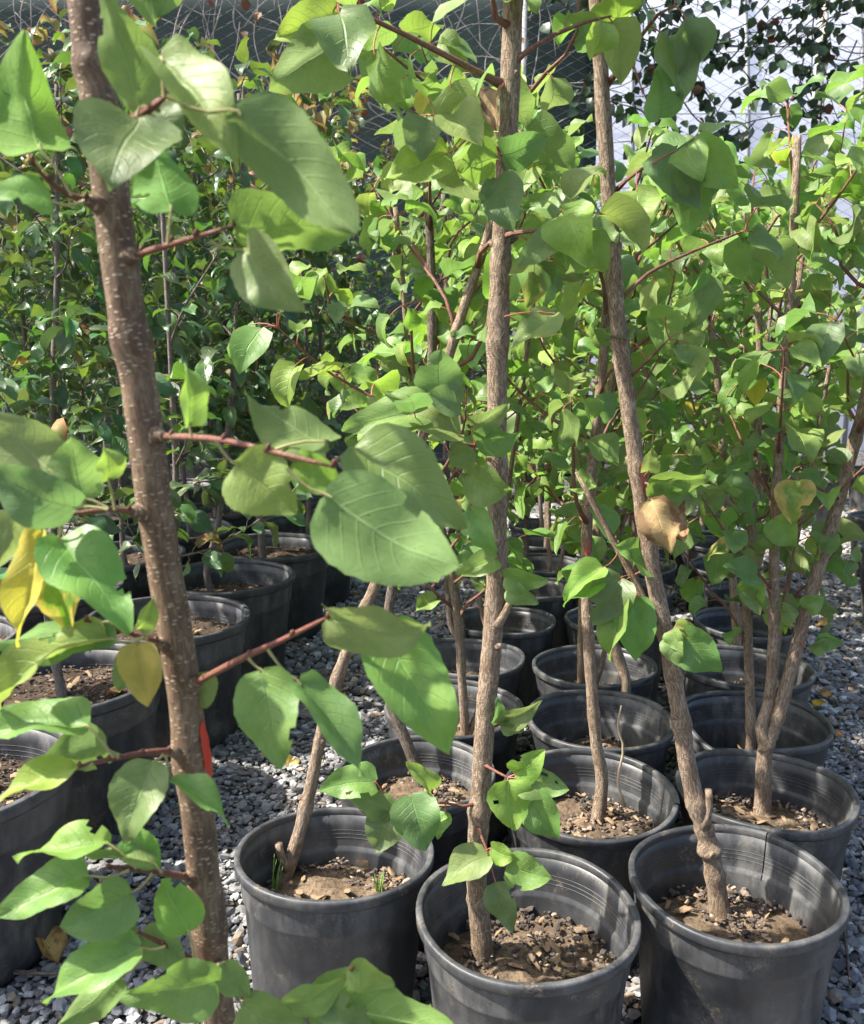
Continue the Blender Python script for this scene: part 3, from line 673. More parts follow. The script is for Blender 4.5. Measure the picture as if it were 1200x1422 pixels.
# ---- nearest tree (left), in front of everything
NF = 0.57
pts = stem([(330, 1600), (303, 1400), (286, 1250), (274, 1130), (250, 920), (217, 720), (197, 560), (175, 430), (152, 250), (135, 120), (120, 0), (103, -150), (95, -330)], (0.60, NF))
pn = PD['near']; bz = pn['H'] - pn['soil']
pts = [Vector((pn['x'] + .005, pn['y'], bz - 0.01)), Vector((pn['x'] + .002, pn['y'], 0.30))] + pts[0:]
N = Tree('apricot', 'nearest apricot tree, its smooth reddish brown stem rising at left in front of all', (pts[0].x, pts[0].y, bz), pts, 0.0127, 0.0112, GT, 'bark_near', 3, 8, 150, 24, 0.05)
nb = {}
def nbr(key, ps, f0, f1, r0=0.0027, r1=0.0014, mat='twig_pink'):
    c = min(N.path, key=lambda q: abs((proj(q) or (0, 9e9))[1] - ps[0][1])); pts = [at(x, y, f0 + (f1 - f0) * i / (len(ps) - 1)) for i, (x, y) in enumerate(ps)]
    col = c + (pts[1] - c).normalized() * 0.016
    nb[key] = N.branch([c, col] + pts[1:], r0 * 1.05, r1 * .8, mat, 14, 8) + (f0, f1)
    # swollen collar and a few bud nodes
    d = (pts[1] - c).normalized(); tube('branch_collar', [c + d * k * .004 - N.base for k in range(6)], [.009, .0088, .008, .0065, r0 * 1.55, r0 * 1.2], 10, 'bark_near', N.root, .15, len(nb))
    for q in nb[key][1][4::3]: tube('bud', [q - N.base, q + Vector((.001, -.002, .003)) - N.base, q + Vector((.002, -.003, .005)) - N.base], [.0018, .0016, .0004], 7, 'twig', nb[key][0])
nbr('1', [(132, 282), (100, 272), (72, 255), (45, 228)], NF, 0.53)
nbr('2', [(150, 190), (188, 163), (228, 136)], NF, 0.52, .0034, .0026)
nbr('3', [(190, 352), (232, 341), (268, 330), (326, 313)], NF, 0.53)
nbr('4', [(222, 604), (300, 610), (365, 624), (462, 648)], NF, 0.50, .0028, .0017)
nbr('5', [(205, 714), (150, 708), (100, 713), (40, 714)], NF, 0.54)
nbr('6', [(235, 895), (188, 882), (145, 868), (120, 862)], NF, 0.54, .0022, .0014)
nbr('7', [(262, 952), (335, 915), (400, 885), (455, 857)], NF, 0.53, .0030, .0017)
nbr('8', [(250, 1046), (205, 1045), (155, 1054), (110, 1064)], NF, 0.54, .003, .0018)
nbr('9', [(270, 1218), (225, 1212), (190, 1207), (150, 1205)], NF, 0.55, .003, .0018)
nbr('10', [(300, 1345), (262, 1330), (228, 1312), (192, 1294)], NF, 0.54, .0027, .0016)
nbr('11', [(292, 1335), (320, 1352), (335, 1385), (395, 1392), (455, 1383), (488, 1346)], NF, 0.54, .0034, .0014)
def nl(br, b, t, w, mat='leaf', d=0.0, dt=0.0, node=None, **kw):
    o, path, f0, f1 = nb[br]; fb = f1 - d
    B = at(b[0], b[1], fb); T = at(t[0], t[1], fb - dt)
    nd = at(node[0], node[1], fb) if node else min(path, key=lambda q: (proj(q)[0] - b[0]) ** 2 + (proj(q)[1] - b[1]) ** 2)
    nl.k += 1
    hero_leaf(o, N.base, B, T, w / FPX * fb if w else None, nd, mat, seed=500 + nl.k, **kw)
nl.k = 0
nl('1', (57, 207), (34, 40), 112, 'leaf', .0, -.02, (100, 272), roll=.25, curl=1.1, under=True)
nl('1', (72, 280), (-25, 262), 75, 'leaf', .0, .02, (118, 279), roll=.9, fold=.2)
nl('1', (15, 190), (-55, 120), 90, 'leaf', -.02, 0, (80, 262))
nl('2', (196, 165), (150, 262), 128, 'leaf', .0, .04, (188, 163), roll=.35, curl=.2, fold=.5)
nl('3', (238, 290), (212, 184), 96, 'leaf', .02, -.02, (233, 338), under=True, curl=.3)
nl('2', (194, 148), (132, -30), 88, 'leaf', -.01, .02, (190, 162), roll=-.5, under=True, fold=.3)
nl('2', (222, 78), (330, 240), 80, 'leaf_bright', .03, .03, (228, 136), roll=-.5, fold=.5, curl=.5)
nl('2', (215, 150), (250, 205), 60, 'leaf', -.02, 0, (215, 145))
nl('2', (326, 152), (492, 325), 128, 'leaf', .06, .02, (232, 134), roll=.3, under=True, curl=.4, fold=.35)
nl('3', (325, 314), (500, 320), 110, 'leaf', .0, .02, None, roll=.75, under=True, fold=.2, curl=.3)
nl('3', (345, 346), (425, 434), 98, 'leaf_bright', .0, .02, (292, 335), roll=.3, curl=.7)
nl('4', (262, 588), (255, 504), 58, 'leaf_bright', .0, .0, (266, 607), roll=.6, fold=.8, curl=.9)
nl('4', (455, 613), (338, 545), 92, 'leaf', -.03, -.02, (380, 625), roll=.5, under=True, wave=.07)
nl('4', (328, 645), (413, 712), 118, 'leaf_bright', -.02, .0, (300, 612), roll=.1, curl=.4, fold=.2)
nl('4', (452, 686), (640, 787), 142, 'leaf', .02, .03, (398, 650), roll=-.25, under=True, curl=.5, fold=.35)
nl('4', (492, 622), (644, 735), 120, 'leaf', -.055, .0, (462, 645), roll=-.3, fold=.4)
nl('4', (410, 640), (478, 672), 62, 'leaf_bright', -.03, .0, (395, 632), roll=.5)
nl('5', (72, 655), (-18, 570), 98, 'leaf_bright', .0, .0, (120, 708), under=True, roll=.2)
nl('5', (106, 705), (-25, 640), 92, 'leaf', .02, .02, (150, 708), roll=-.35)
nl('5', (118, 692), (98, 606), 82, 'leaf_bright', .0, .0, (150, 706), roll=.4, fold=.6, wave=.09, under=True)
nl('5', (150, 665), (140, 618), 52, 'leaf_bright', .0, .0, (160, 708), roll=.5, fold=.6, wave=.09)
nl('5', (60, 738), (24, 900), 60, 'leaf_yellow', .0, .02, (72, 712), roll=.6, fold=.5, curl=.4)
nl('5', (82, 748), (180, 880), 116, 'leaf', .02, .03, (88, 714), roll=-.25, curl=.5, fold=.3)
nl('5', (80, 772), (98, 888), 74, 'leaf_half', -.01, .0, (84, 714), roll=.4)
nl('5', (22, 716), (-12, 795), 62, 'leaf_bright', .0, .0, (40, 714), under=True)
nl('6', (150, 863), (-25, 892), 78, 'leaf', .0, .0, (175, 880), roll=.8, under=True)
nl('6', (150, 886), (-8, 985), 60, 'leaf_bright', .0, .0, (200, 885), roll=1.0)
nl('6', (186, 902), (164, 958), 46, 'leaf', -.01, .0, (190, 885))
nl('6', (190, 893), (206, 980), 62, 'leaf_yellow', .0, .0, (195, 884), roll=.2, fold=.4, curl=.5)
nl('6', (195, 874), (212, 830), 32, 'leaf_bright', -.01, .0, (205, 888), roll=.5)
nl('7', (455, 856), (598, 866), 100, 'leaf_bright', .0, .02, None, roll=.85, curl=.7, fold=.3)
nl('7', (530, 874), (626, 1048), 128, 'leaf', -.01, .02, (462, 858), roll=-.2, curl=.5, fold=.3)
nl('7', (365, 931), (392, 1068), 104, 'leaf', .0, .02, (345, 914), roll=.2, curl=.3)
nl('7', (414, 945), (502, 1078), 78, 'leaf', .0, .02, (372, 902), roll=-.6, fold=.5, curl=.4)
nl('7', (275, 935), (286, 985), 52, 'leaf_bright', -.06, .0, (262, 945))
nl('8', (122, 1008), (-18, 1020), 84, 'leaf', .0, .0, (158, 1052), roll=.85)
nl('8', (152, 1042), (45, 1070), 88, 'leaf', -.01, .0, (165, 1053), roll=-.5, under=True)
nl('8', (106, 1068), (-12, 1118), 70, 'leaf_bright', .0, .02, (130, 1060), roll=.85)
nl('8', (212, 1058), (178, 1172), 78, 'leaf', .0, .02, (228, 1047), roll=.3, fold=.4)
nl('8', (238, 1080), (316, 1148), 60, 'leaf', .0, .02, (230, 1048), roll=-.7, fold=.4)
nl('9', (150, 1172), (20, 1194), 78, 'leaf_bright', .0, .0, (190, 1206), roll=.9)
nl('9', (214, 1200), (118, 1186), 60, 'leaf_bright', .0, .0, (225, 1212), roll=.9)
nl('9', (178, 1160), (222, 1204), 52, 'leaf', -.01, .0, (195, 1207), roll=.3)
nl('9', (122, 1216), (-6, 1274), 88, 'leaf', .0, .02, (180, 1208), roll=.55)
nl('9', (182, 1240), (82, 1288), 88, 'leaf', .0, .02, (212, 1212), roll=-.45)
nl('10', (263, 1294), (224, 1222), 70, 'leaf', .0, .0, (270, 1332), roll=-.25, under=True)
nl('10', (196, 1316), (60, 1394), 92, 'leaf', .0, .02, (230, 1314), roll=.5, fold=.4)
nl('10', (162, 1358), (72, 1428), 60, 'leaf', -.01, .0, (215, 1312), roll=.5, under=True)
nl('10', (302, 1362), (168, 1384), 112, 'leaf', .02, .02, (268, 1332), roll=-.5, fold=.4)
nl('10', (196, 1296), (258, 1340), 60, 'leaf_bright', -.01, .0, None, roll=.3)
nl('10', (190, 1290), (150, 1330), 60, 'leaf', -.01, .0, None, roll=.3)
nl('11', (312, 1336), (346, 1386), 56, 'leaf_bright', .0, .0, (305, 1340), roll=.3)
nl('11', (486, 1342), (548, 1366), 56, 'leaf_bright', .0, .0, None, roll=.6, fold=.6)
nl('11', (430, 1402), (625, 1428), 120, 'leaf', .0, .02, (400, 1392), roll=.55, under=True)
nl('11', (402, 1392), (482, 1354), 66, 'leaf_bright', .0, .0, None, roll=.6)
nl('11', (335, 1398), (432, 1432), 80, 'leaf', .0, .0, (330, 1370), roll=.3)
nl('11', (480, 1372), (600, 1400), 66, 'leaf_bright', -.03, .0, (470, 1375), roll=.6)
nl('11', (455, 1392), (520, 1450), 76, 'leaf', .0, .0, None, roll=.3)
# crown above the view, which throws its shade on the pots behind
N.auto(3, 0.93, 1.0, (.18, .3), .035, (.055, .078), set_apr)
# red tape on its stem
def stem_patch(tree, t0, t1, a0, a1, mat, name, off=0.0012):
    V, F, UV = [], [], []; nt, na = 8, 8
    for i in range(nt + 1):
        t = t0 + (t1 - t0) * i / nt; p, r = tree.along(t); d = (tree.along(min(1, t + .01))[0] - tree.along(max(0, t - .01))[0]).normalized()
        x = Vector((1, 0, 0)); x = (x - d * x.dot(d)).normalized(); y = d.cross(x); tp = 1 - abs(2 * i / nt - 1) ** 6 * 0.5
        for j in range(na + 1):
            a = (a0 + a1) / 2 + (a1 - a0) * (j / na - .5) * tp; V.append(p + (x * math.cos(a) + y * math.sin(a)) * (r * 1.03 + off) - tree.base); UV.append((j / na, i / nt))
    for i in range(nt):
        for j in range(na): q = i * (na + 1) + j; F.append((q, q + 1, q + na + 2, q + na + 1))
    return obj(name, mesh(name, V, F, [mat], UV), tree.trunk)
def tfrac(tree, py): return min(range(tree.n), key=lambda i: abs((proj(tree.path[i]) or (0, 9e9))[1] - py)) / (tree.n - 1)
stem_patch(N, tfrac(N, 1092), tfrac(N, 1005), R(-38), R(-2), 'tape', 'red_tape', .0003)

# ---- the two front trees and others with stems traced from the photograph
def potted(key, label, pts, f, r0, r1, seed, barkm='bark', knots=5, kind='apricot', group=GT, **kw):
    z = in_pot(key); p0 = on(pts[0][0], pts[0][1], z); f0 = p0.y
    ff = (f0, f0 + f); P = stem(pts, ff); P[0] = Vector((p0.x, p0.y, z - 0.012))
    return Tree(kind, label, (p0.x, p0.y, z), P, r0, r1, group, barkm, seed, knots, **kw)
A = potted('M0', 'apricot tree with a split trunk base in the bottom centre pot', [(672, 1330), (664, 1250), (662, 1190), (667, 1110), (674, 1000), (685, 870), (690, 760), (690, 620), (691, 480), (697, 330), (706, 170), (713, 0), (719, -140), (724, -260)], 0.03, .0136, .0110, 11, 'bark', 14, n=130, seg=20)
B = potted('R0', 'apricot tree leaning left with a cut stub low down, in the bottom right pot', [(1003, 1270), (990, 1200), (978, 1150), (958, 1080), (944, 990), (927, 890), (905, 790), (888, 670), (872, 560), (858, 440), (845, 260), (832, 60), (824, -80), (818, -230)], 0.06, .0136, .0088, 12, 'bark', 16, n=130, seg=20)
stem_patch(B, tfrac(B, 688), tfrac(B, 645), R(-95), R(-25), 'redpaint', 'paint_mark', .0004)
o = B.branch([at(978, 1150, B.base.y), at(985, 1120, B.base.y), at(984, 1097, B.base.y)], .006, .005, 'bark', 5, 8, 'cut_stub')[0]
o = A.branch([at(690, 870, A.base.y), at(702, 850, A.base.y), at(708, 836, A.base.y)], .0055, .004, 'bark', 5, 8, 'cut_stub')[0]
G = potted('R1', 'apricot tree forking low into two stems, in the right-hand row behind the cracked pot', [(1060, 1130), (1061, 1060), (1066, 1030), (1078, 1000), (1098, 930), (1122, 840), (1152, 740), (1180, 640), (1205, 540), (1230, 400), (1250, 250), (1262, 100)], 0.04, .0135, .008, 13, 'bark', 6, n=90)
f_ = G.base.y
GB_ = G.branch([at(1064, 1040, f_), at(1058, 1010, f_ + .01), (at(1068, 975, f_ + .02)), at(1074, 900, f_ + .02), at(1075, 780, f_ + .03), at(1078, 690, f_ + .04), at(1086, 560, f_ + .05), at(1098, 400, f_ + .07), at(1105, 260, f_ + .08), at(1108, 190, f_ + .1)], .0112, .006, 'bark', 60, 12, 'second_stem')
C = potted('L0', 'apricot tree leaning right with a short cut stub, in the pot standing apart on gravel', [(392, 1218), (412, 1170), (432, 1090), (450, 1005), (487, 890), (528, 795), (572, 650), (608, 545), (640, 440), (684, 305), (700, 215), (708, 150)], 0.14, .0105, .0062, 14, 'bark', 10, n=110, seg=16)
C.branch([at(400, 1205, C.base.y), at(391, 1190, C.base.y), at(387, 1172, C.base.y)], .0075, .006, 'bark', 5, 8, 'cut_stub')
D_ = potted('M1', 'apricot tree with a thick graft knob in the broken pot behind the bottom centre pot', [(829, 1142), (836, 1085), (828, 1030), (820, 930), (815, 830), (816, 720), (826, 610), (838, 500), (846, 400), (850, 320)], 0.06, .0112, .007, 15, 'bark', 6, n=90)
stem_patch(D_, tfrac(D_, 772), tfrac(D_, 752), R(-120), R(-60), 'redpaint', 'paint_mark', .0004)
E_ = potted('M2', 'apricot tree bent at the base, third from the front in the middle row', [(858, 1018), (868, 960), (865, 930), (848, 880), (838, 800), (828, 700), (845, 560), (870, 430), (882, 350), (888, 300)], 0.06, .0135, .007, 16, 'bark', 4, n=70)
F_ = potted('L1', 'apricot tree with dark scarred trunk, second from the front in the left-hand row', [(588, 1092), (572, 1050), (556, 1010), (540, 965), (536, 880), (556, 760), (585, 640), (600, 500), (598, 350), (590, 220), (586, 130)], 0.08, .0112, .0065, 17, 'bark_old', 6, n=80)
Mt = potted('R3', 'apricot tree with straight upright trunk, fourth from the front in the right-hand row', [(1024, 938), (1023, 880), (1019, 820), (1012, 740), (1006, 670), (1000, 560), (985, 430), (978, 380), (975, 330)], 0.06, .0118, .007, 18, 'bark', 4, n=70)
Q_ = potted('L3', 'apricot tree with twin dark stems, fourth from the front in the left-hand row', [(650, 920), (640, 890), (628, 870), (622, 820), (626, 760), (630, 660), (626, 520), (620, 380), (616, 270)], 0.06, .0112, .0065, 19, 'bark_old', 5, n=70)
Q_.branch([at(646, 905, Q_.base.y), at(640, 850, Q_.base.y), at(632, 800, Q_.base.y + .01), at(640, 700, Q_.base.y + .02), at(655, 560, Q_.base.y + .05), at(660, 420, Q_.base.y + .05)], .008, .004, 'bark_old', 24, 8, 'second_stem')

def br(tree, ps, f0, f1, r0=.004, r1=.0018, mat='twig', seg=7):
    o, path = tree.branch([at(x, y, f0 + (f1 - f0) * i / (len(ps) - 1)) for i, (x, y) in enumerate(ps)], r0, r1, mat, None, seg); return o, path
def hl(tree, brn, b, t, w, f, ft=None, mat='leaf', node=None, seed=[900], **kw):
    o, path = brn; seed[0] += 1; B_ = at(*b, f); T_ = at(*t, f - 0.015 if ft is None else ft)
    nd = at(*node, f) if node else min(path, key=lambda q: (proj(q)[0] - b[0]) ** 2 + (proj(q)[1] - b[1]) ** 2)
    hero_leaf(o, tree.base, B_, T_, w / FPX * f, nd, mat, seed=seed[0], pet='petiole_red', rows=14, **kw)
SZ = (.036, .078)
for tr in (A, B, C, D_):
    for k in range(12):
        t = tr.rng.uniform(.08, .8); p, rr = tr.along(t); az = tr.rng.uniform(0, 6.28); d = Vector((math.cos(az), math.sin(az), tr.rng.uniform(.2, .9))).normalized(); L = tr.rng.uniform(.006, .014)
        q = p - tr.base + Vector((math.cos(az), math.sin(az), 0)) * rr * .55
        tube('spur', [q, q + d * L * .5, q + d * L], [.0062, .0048, .0026], 7, 'bark', tr.root, .25, k)
# tree A
a = A.base.y
b1 = br(A, [(697, 118), (640, 88), (560, 47), (468, 4)], a + .02, a - .10, .0045, .002); A.leaves(*b1, .03, SZ, set_apr_bright, .1, 2)
hl(A, b1, (482, 50), (374, 122), 92, a - .12, None, 'leaf_bright', (500, 25), roll=.3, under=True, bite={(1, 6), (1, 7), (2, 7), (2, 6)})
hl(A, b1, (470, 18), (380, 55), 62, a - .09, None, 'leaf_bright', roll=.4)
b2 = br(A, [(705, 95), (745, 62), (800, 35), (850, 22)], a + .02, a + .0, .0035, .0016); A.leaves(*b2, .05, SZ, set_apr, .3, 1)
b3 = br(A, [(700, 215), (690, 205), (655, 190), (600, 160)], a + .02, a - .06, .003, .0014); A.leaves(*b3, .022, SZ, set_apr, .0, 3)
hl(A, b3, (690, 248), (714, 324), 70, a - .05, None, 'leaf', (690, 222), roll=.2)
hl(A, b3, (697, 214), (760, 188), 62, a - .05, None, 'leaf', (692, 210), roll=.5)
hl(A, b3, (690, 218), (636, 238), 66, a - .05, None, 'leaf', (692, 210), roll=-.5, under=True)
hl(A, b3, (620, 213), (533, 248), 62, a - .06, None, 'leaf_bright', (650, 190), roll=.3)
hl(A, b3, (692, 128), (690, 182), 36, a - .04, None, 'leaf_dry', (700, 115), roll=.6, fold=1.0, curl=1.2)
b4 = br(A, [(694, 330), (720, 322), (760, 318), (800, 300)], a + .02, a - .05, .003, .0014); A.leaves(*b4, .03, SZ, set_apr_bright, .2, 3)
hl(A, b4, (786, 322), (718, 370), 56, a - .05, None, 'leaf_bright', roll=.4)
hl(A, b4, (772, 436), (710, 482), 50, a - .05, None, 'leaf_bright', (700, 440), roll=.5)
b5 = br(A, [(690, 600), (650, 622), (618, 606), (575, 592)], a + .03, a - .03, .003, .0015); A.leaves(*b5, .03, SZ, set_apr_bright, .3, 3)
for (b, t, w, m, kw) in (((600, 566), (476, 600), 66, 'leaf_bright', dict(roll=.6)), ((640, 604), (525, 606), 60, 'leaf_bright', dict(roll=.8)), ((655, 592), (707, 560), 44, 'leaf_bright', dict(roll=.5)),
                         ((662, 612), (724, 600), 52, 'leaf', dict(roll=.5)), ((650, 660), (712, 680), 66, 'leaf', dict(roll=.3)), ((654, 706), (692, 768), 50, 'leaf', dict(roll=.3)),
                         ((614, 548), (612, 486), 66, 'leaf', dict(roll=.2, under=True)), ((625, 625), (668, 635), 46, 'leaf_bright', dict(roll=.7)), ((640, 560), (590, 548), 50, 'leaf', dict(roll=.4))):
    hl(A, b5, b, t, w, a - .02, None, m, **kw)
b6 = br(A, [(670, 1060), (690, 1072), (706, 1080)], a, a - .03, .0022, .0014, 'twig_pink')
hl(A, b6, (714, 1076), (757, 1040), 54, a - .03, None, 'leaf_bright', roll=.3)
hl(A, b6, (720, 1082), (790, 1096), 62, a - .035, None, 'leaf_bright', roll=.3, bite={(6, 1), (7, 1), (10, 2)})
hl(A, b6, (705, 1084), (712, 1153), 76, a - .04, None, 'leaf_bright', roll=-.2, bite={(5, 6)})
hl(A, b6, (735, 1096), (776, 1167), 60, a - .03, None, 'leaf', roll=.3)
b7 = br(A, [(668, 1115), (635, 1120), (600, 1112), (545, 1128)], a, a - .02, .002, .0013, 'twig_pink')
hl(A, b7, (522, 1086), (442, 1098), 62, a - .02, None, 'leaf', (545, 1128), roll=.4)
hl(A, b7, (545, 1126), (482, 1100), 56, a - .03, None, 'leaf', roll=.3, under=True)
hl(A, b7, (543, 1130), (522, 1183), 58, a - .03, None, 'leaf', roll=.1)
hl(A, b7, (570, 1104), (592, 1180), 74, a - .03, None, 'leaf', roll=.15)
hl(A, b7, (600, 1097), (563, 1058), 32, a - .01, None, 'leaf_bright', roll=.5)
hl(A, b7, (618, 1128), (608, 1166), 34, a - .02, None, 'leaf', roll=.4)
b8 = br(A, [(664, 1150), (672, 1170), (680, 1192)], a - .01, a - .04, .0022, .0014, 'twig_pink')
hl(A, b8, (678, 1190), (613, 1230), 58, a - .05, None, 'leaf_bright', roll=.4)
hl(A, b8, (682, 1178), (718, 1190), 40, a - .04, None, 'leaf_bright', roll=.5)
hl(A, b8, (706, 1200), (766, 1220), 60, a - .05, None, 'leaf', roll=.25)
hl(A, b8, (689, 1226), (713, 1292), 46, a - .05, None, 'leaf', roll=.3, bite={(3, 0), (4, 0)})
b9 = br(A, [(688, 800), (715, 815), (742, 812)], a + .02, a - .02, .0022, .0014)
for (b, t, w) in (((700, 800), (762, 806), 40), ((705, 815), (748, 838), 42), ((690, 775), (640, 800), 46)): hl(A, b9, b, t, w, a - .01, None, 'leaf', roll=.4)
b10 = br(A, [(660, 1010), (690, 1008), (700, 998)], a + .02, a, .002, .0013, 'twig_pink')
hl(A, b10, (696, 1004), (754, 972), 34, a, None, 'leaf_bright', roll=.4); hl(A, b10, (692, 1005), (690, 968), 26, a, None, 'leaf', roll=.4); hl(A, b10, (695, 1008), (728, 1014), 24, a, None, 'leaf', roll=.7)
A.auto(4, .74, .98, (.16, .30), .03, SZ, set_apr)
# tree B
b = B.base.y
c1 = br(B, [(843, 118), (872, 80), (905, 28), (940, 6)], b + .05, b - .02, .0036, .0016); B.leaves(*c1, .045, SZ, set_apr, .2, 2)
c2 = br(B, [(852, 268), (876, 245), (905, 228), (955, 215)], b + .05, b - .03, .003, .0014); B.leaves(*c2, .028, SZ, set_apr, .2, 3)
hl(B, c2, (957, 205), (1025, 262), 70, b - .04, None, 'leaf_bright', (905, 228), roll=.2)
hl(B, c2, (905, 215), (975, 292), 62, b - .03, None, 'leaf', roll=-.3)
hl(B, c1, (915, 165), (912, 92), 52, b, None, 'leaf', (880, 90), roll=.4, fold=.7, curl=1.0)
c3 = br(B, [(926, 900), (905, 855), (878, 800), (840, 730), (800, 655)], b + .03, b + .06, .0062, .004, 'bark'); 
for (p, q, w, m, kw) in (((862, 802), (822, 868), 66, 'leaf', dict(roll=.15)), ((838, 788), (785, 835), 50, 'leaf_bright', dict(roll=.6, fold=.8)), ((868, 826), (848, 918), 52, 'leaf_bright', dict(roll=.5, fold=.6)),
                         ((880, 830), (885, 918), 60, 'leaf', dict(roll=-.2)), ((835, 810), (782, 842), 44, 'leaf', dict(roll=.7)), ((905, 790), (862, 765), 44, 'leaf_bright', dict(roll=.6)), ((885, 770), (855, 758), 50, 'leaf', dict(roll=.3))):
    hl(B, c3, p, q, w, b + .03, None, m, **kw)
c4 = br(B, [(892, 668), (900, 672), (912, 668)], b + .03, b, .0022, .0015)
for (p, q, w, m, kw) in (((902, 672), (988, 664), 52, 'leaf_bright', dict(roll=.75)), ((900, 690), (957, 684), 52, 'leaf', dict(roll=.4)), ((900, 655), (905, 622), 30, 'leaf_bright', dict(roll=.5))): hl(B, c4, p, q, w, b, None, m, **kw)
hl(B, c4, (905, 694), (930, 772), 66, b - .01, None, 'leaf_dry', roll=.1, fold=.2, curl=.25, wave=.15, teeth=.09)
hl(B, c4, (925, 698), (950, 752), 50, b, None, 'leaf_dry', roll=-.4, fold=.3, curl=.3, wave=.15, teeth=.09)
c5 = br(B, [(928, 880), (940, 872), (950, 876)], b, b - .02, .002, .0014)
for (p, q, w, m, kw) in (((945, 878), (1003, 935), 62, 'leaf', dict(roll=.2)), ((938, 868), (973, 884), 34, 'leaf_bright', dict(roll=.5)), ((932, 876), (948, 905), 30, 'leaf_bright', dict(roll=.4)), ((930, 885), (945, 925), 40, 'leaf', dict(roll=.3))): hl(B, c5, p, q, w, b - .01, None, m, **kw)
c6 = br(B, [(858, 420), (900, 380), (960, 350), (1040, 318)], b + .05, b + .10, .0032, .0016); B.leaves(*c6, .03, SZ, set_apr, .15, 3)
c7 = br(B, [(868, 530), (900, 500), (930, 470)], b + .04, b, .0026, .0014); B.leaves(*c7, .03, SZ, set_apr_bright, .15, 3)
c8 = br(B, [(850, 330), (815, 328), (790, 330)], b + .05, b, .0022, .0014); B.leaves(*c8, .03, SZ, set_apr, .2, 3)
B.auto(2, .85, .98, (.16, .30), .03, SZ, set_apr)
# other traced trees
G.auto(9, .64, .98, (.16, .34), .028, SZ, set_apr)
p0, pth = GB_; G.leaves(p0, pth, .045, SZ, set_apr, .5, 2)
for k in range(9):
    q = pth[20 + 4 * k]; az = 2.4 * k + 1; d = Vector((math.cos(az) * .7, math.sin(az) * .7, .7)); o_, pp = G.branch([q, q + d * .1, q + d * .22 + UP * .02], .0032, .0014); G.leaves(o_, pp, .028, SZ, set_apr, .1, 3)
g1 = br(G, [(1166, 694), (1140, 680), (1108, 662)], f_ + .02, f_ - .02, .0028, .0016); 
hl(G, g1, (1110, 668), (1100, 728), 52, f_ - .02, None, 'leaf_half', roll=.2); hl(G, g1, (1118, 672), (1135, 712), 36, f_ - .02, None, 'leaf', roll=.6)
for (p, q, w, node) in (((1118, 845), (1145, 828), 30, (1122, 842)), ((1128, 905), (1150, 885), 26, (1112, 890)), ((1135, 890), (1172, 892), 30, (1118, 880)), ((1085, 855), (1110, 850), 40, (1078, 850)), ((1060, 845), (1022, 820), 34, (1072, 850)), ((1052, 800), (1005, 785), 46, (1072, 825)), ((1075, 720), (1105, 760), 50, (1078, 700)), ((1140, 760), (1165, 740), 30, (1150, 745))):
    hl(G, (p0, pth), p, q, w, f_, None, rng.choice(['leaf', 'leaf', 'leaf_bright']), node, roll=rng.uniform(.1, .6))
for tr, nb_, t0, t1 in ((C, 7, .55, .98), (D_, 9, .48, .98), (E_, 11, .48, .98), (F_, 8, .52, .98), (Mt, 11, .46, .98), (Q_, 11, .46, .98)):
    tr.auto(nb_, t0, t1, (.18, .36), .028, SZ, set_apr)

# ---- remaining apricot trees, one per pot
used = {'L0', 'L1', 'L3', 'M0', 'M1', 'M2', 'R0', 'R1', 'R3', 'near'}
for p in POTS:
    key = p['key']
    if key in used or key[0] not in 'LMR': continue
    r = random.Random(key + 't'); i = int(key[1:]); word = {'L': 'left-hand', 'M': 'middle', 'R': 'right-hand'}[key[0]]
    z = p['H'] - p['soil']; x, y = p['x'] + r.uniform(-.03, .03), p['y'] + r.uniform(-.03, .03); h = .98 + (.205 if key[0] == 'L' else .145) * p['y'] + r.uniform(-.08, .08) - z; lx, ly = r.uniform(-.14, .10), r.uniform(-.05, .1)
    pts = [Vector((x, y, z - .012)), Vector((x + r.uniform(-.02, .02), y, z + .08)), Vector((x + lx * .3 + r.uniform(-.03, .03), y + ly * .3, z + h * .33)), Vector((x + lx * .7 + r.uniform(-.02, .02), y + ly * .7, z + h * .66)), Vector((x + lx, y + ly, z + h))]
    t = Tree('apricot', 'apricot tree in the %s pot from the front of the %s row' % (ORD[i].replace('frontmost', 'first'), word), (x, y, z), pts, r.uniform(.0095, .0125), .005, GT, 'bark' if r.random() < .7 else 'bark_old', 50 + len(p['label']) + i * 3, 4, 60, 10)
    if r.random() < .4:
        q, _ = t.along(.04); dx = r.choice((-1, 1)); t.branch([q, q + Vector((dx * .04, .01, .12)), q + Vector((dx * .07, .02, .4)), q + Vector((dx * .13, .03, .9))], .008, .004, t.barkm, 26, 8, 'second_stem')
    t.auto(14, .40, .99, (.18, .36), .03, SZ, set_apr)

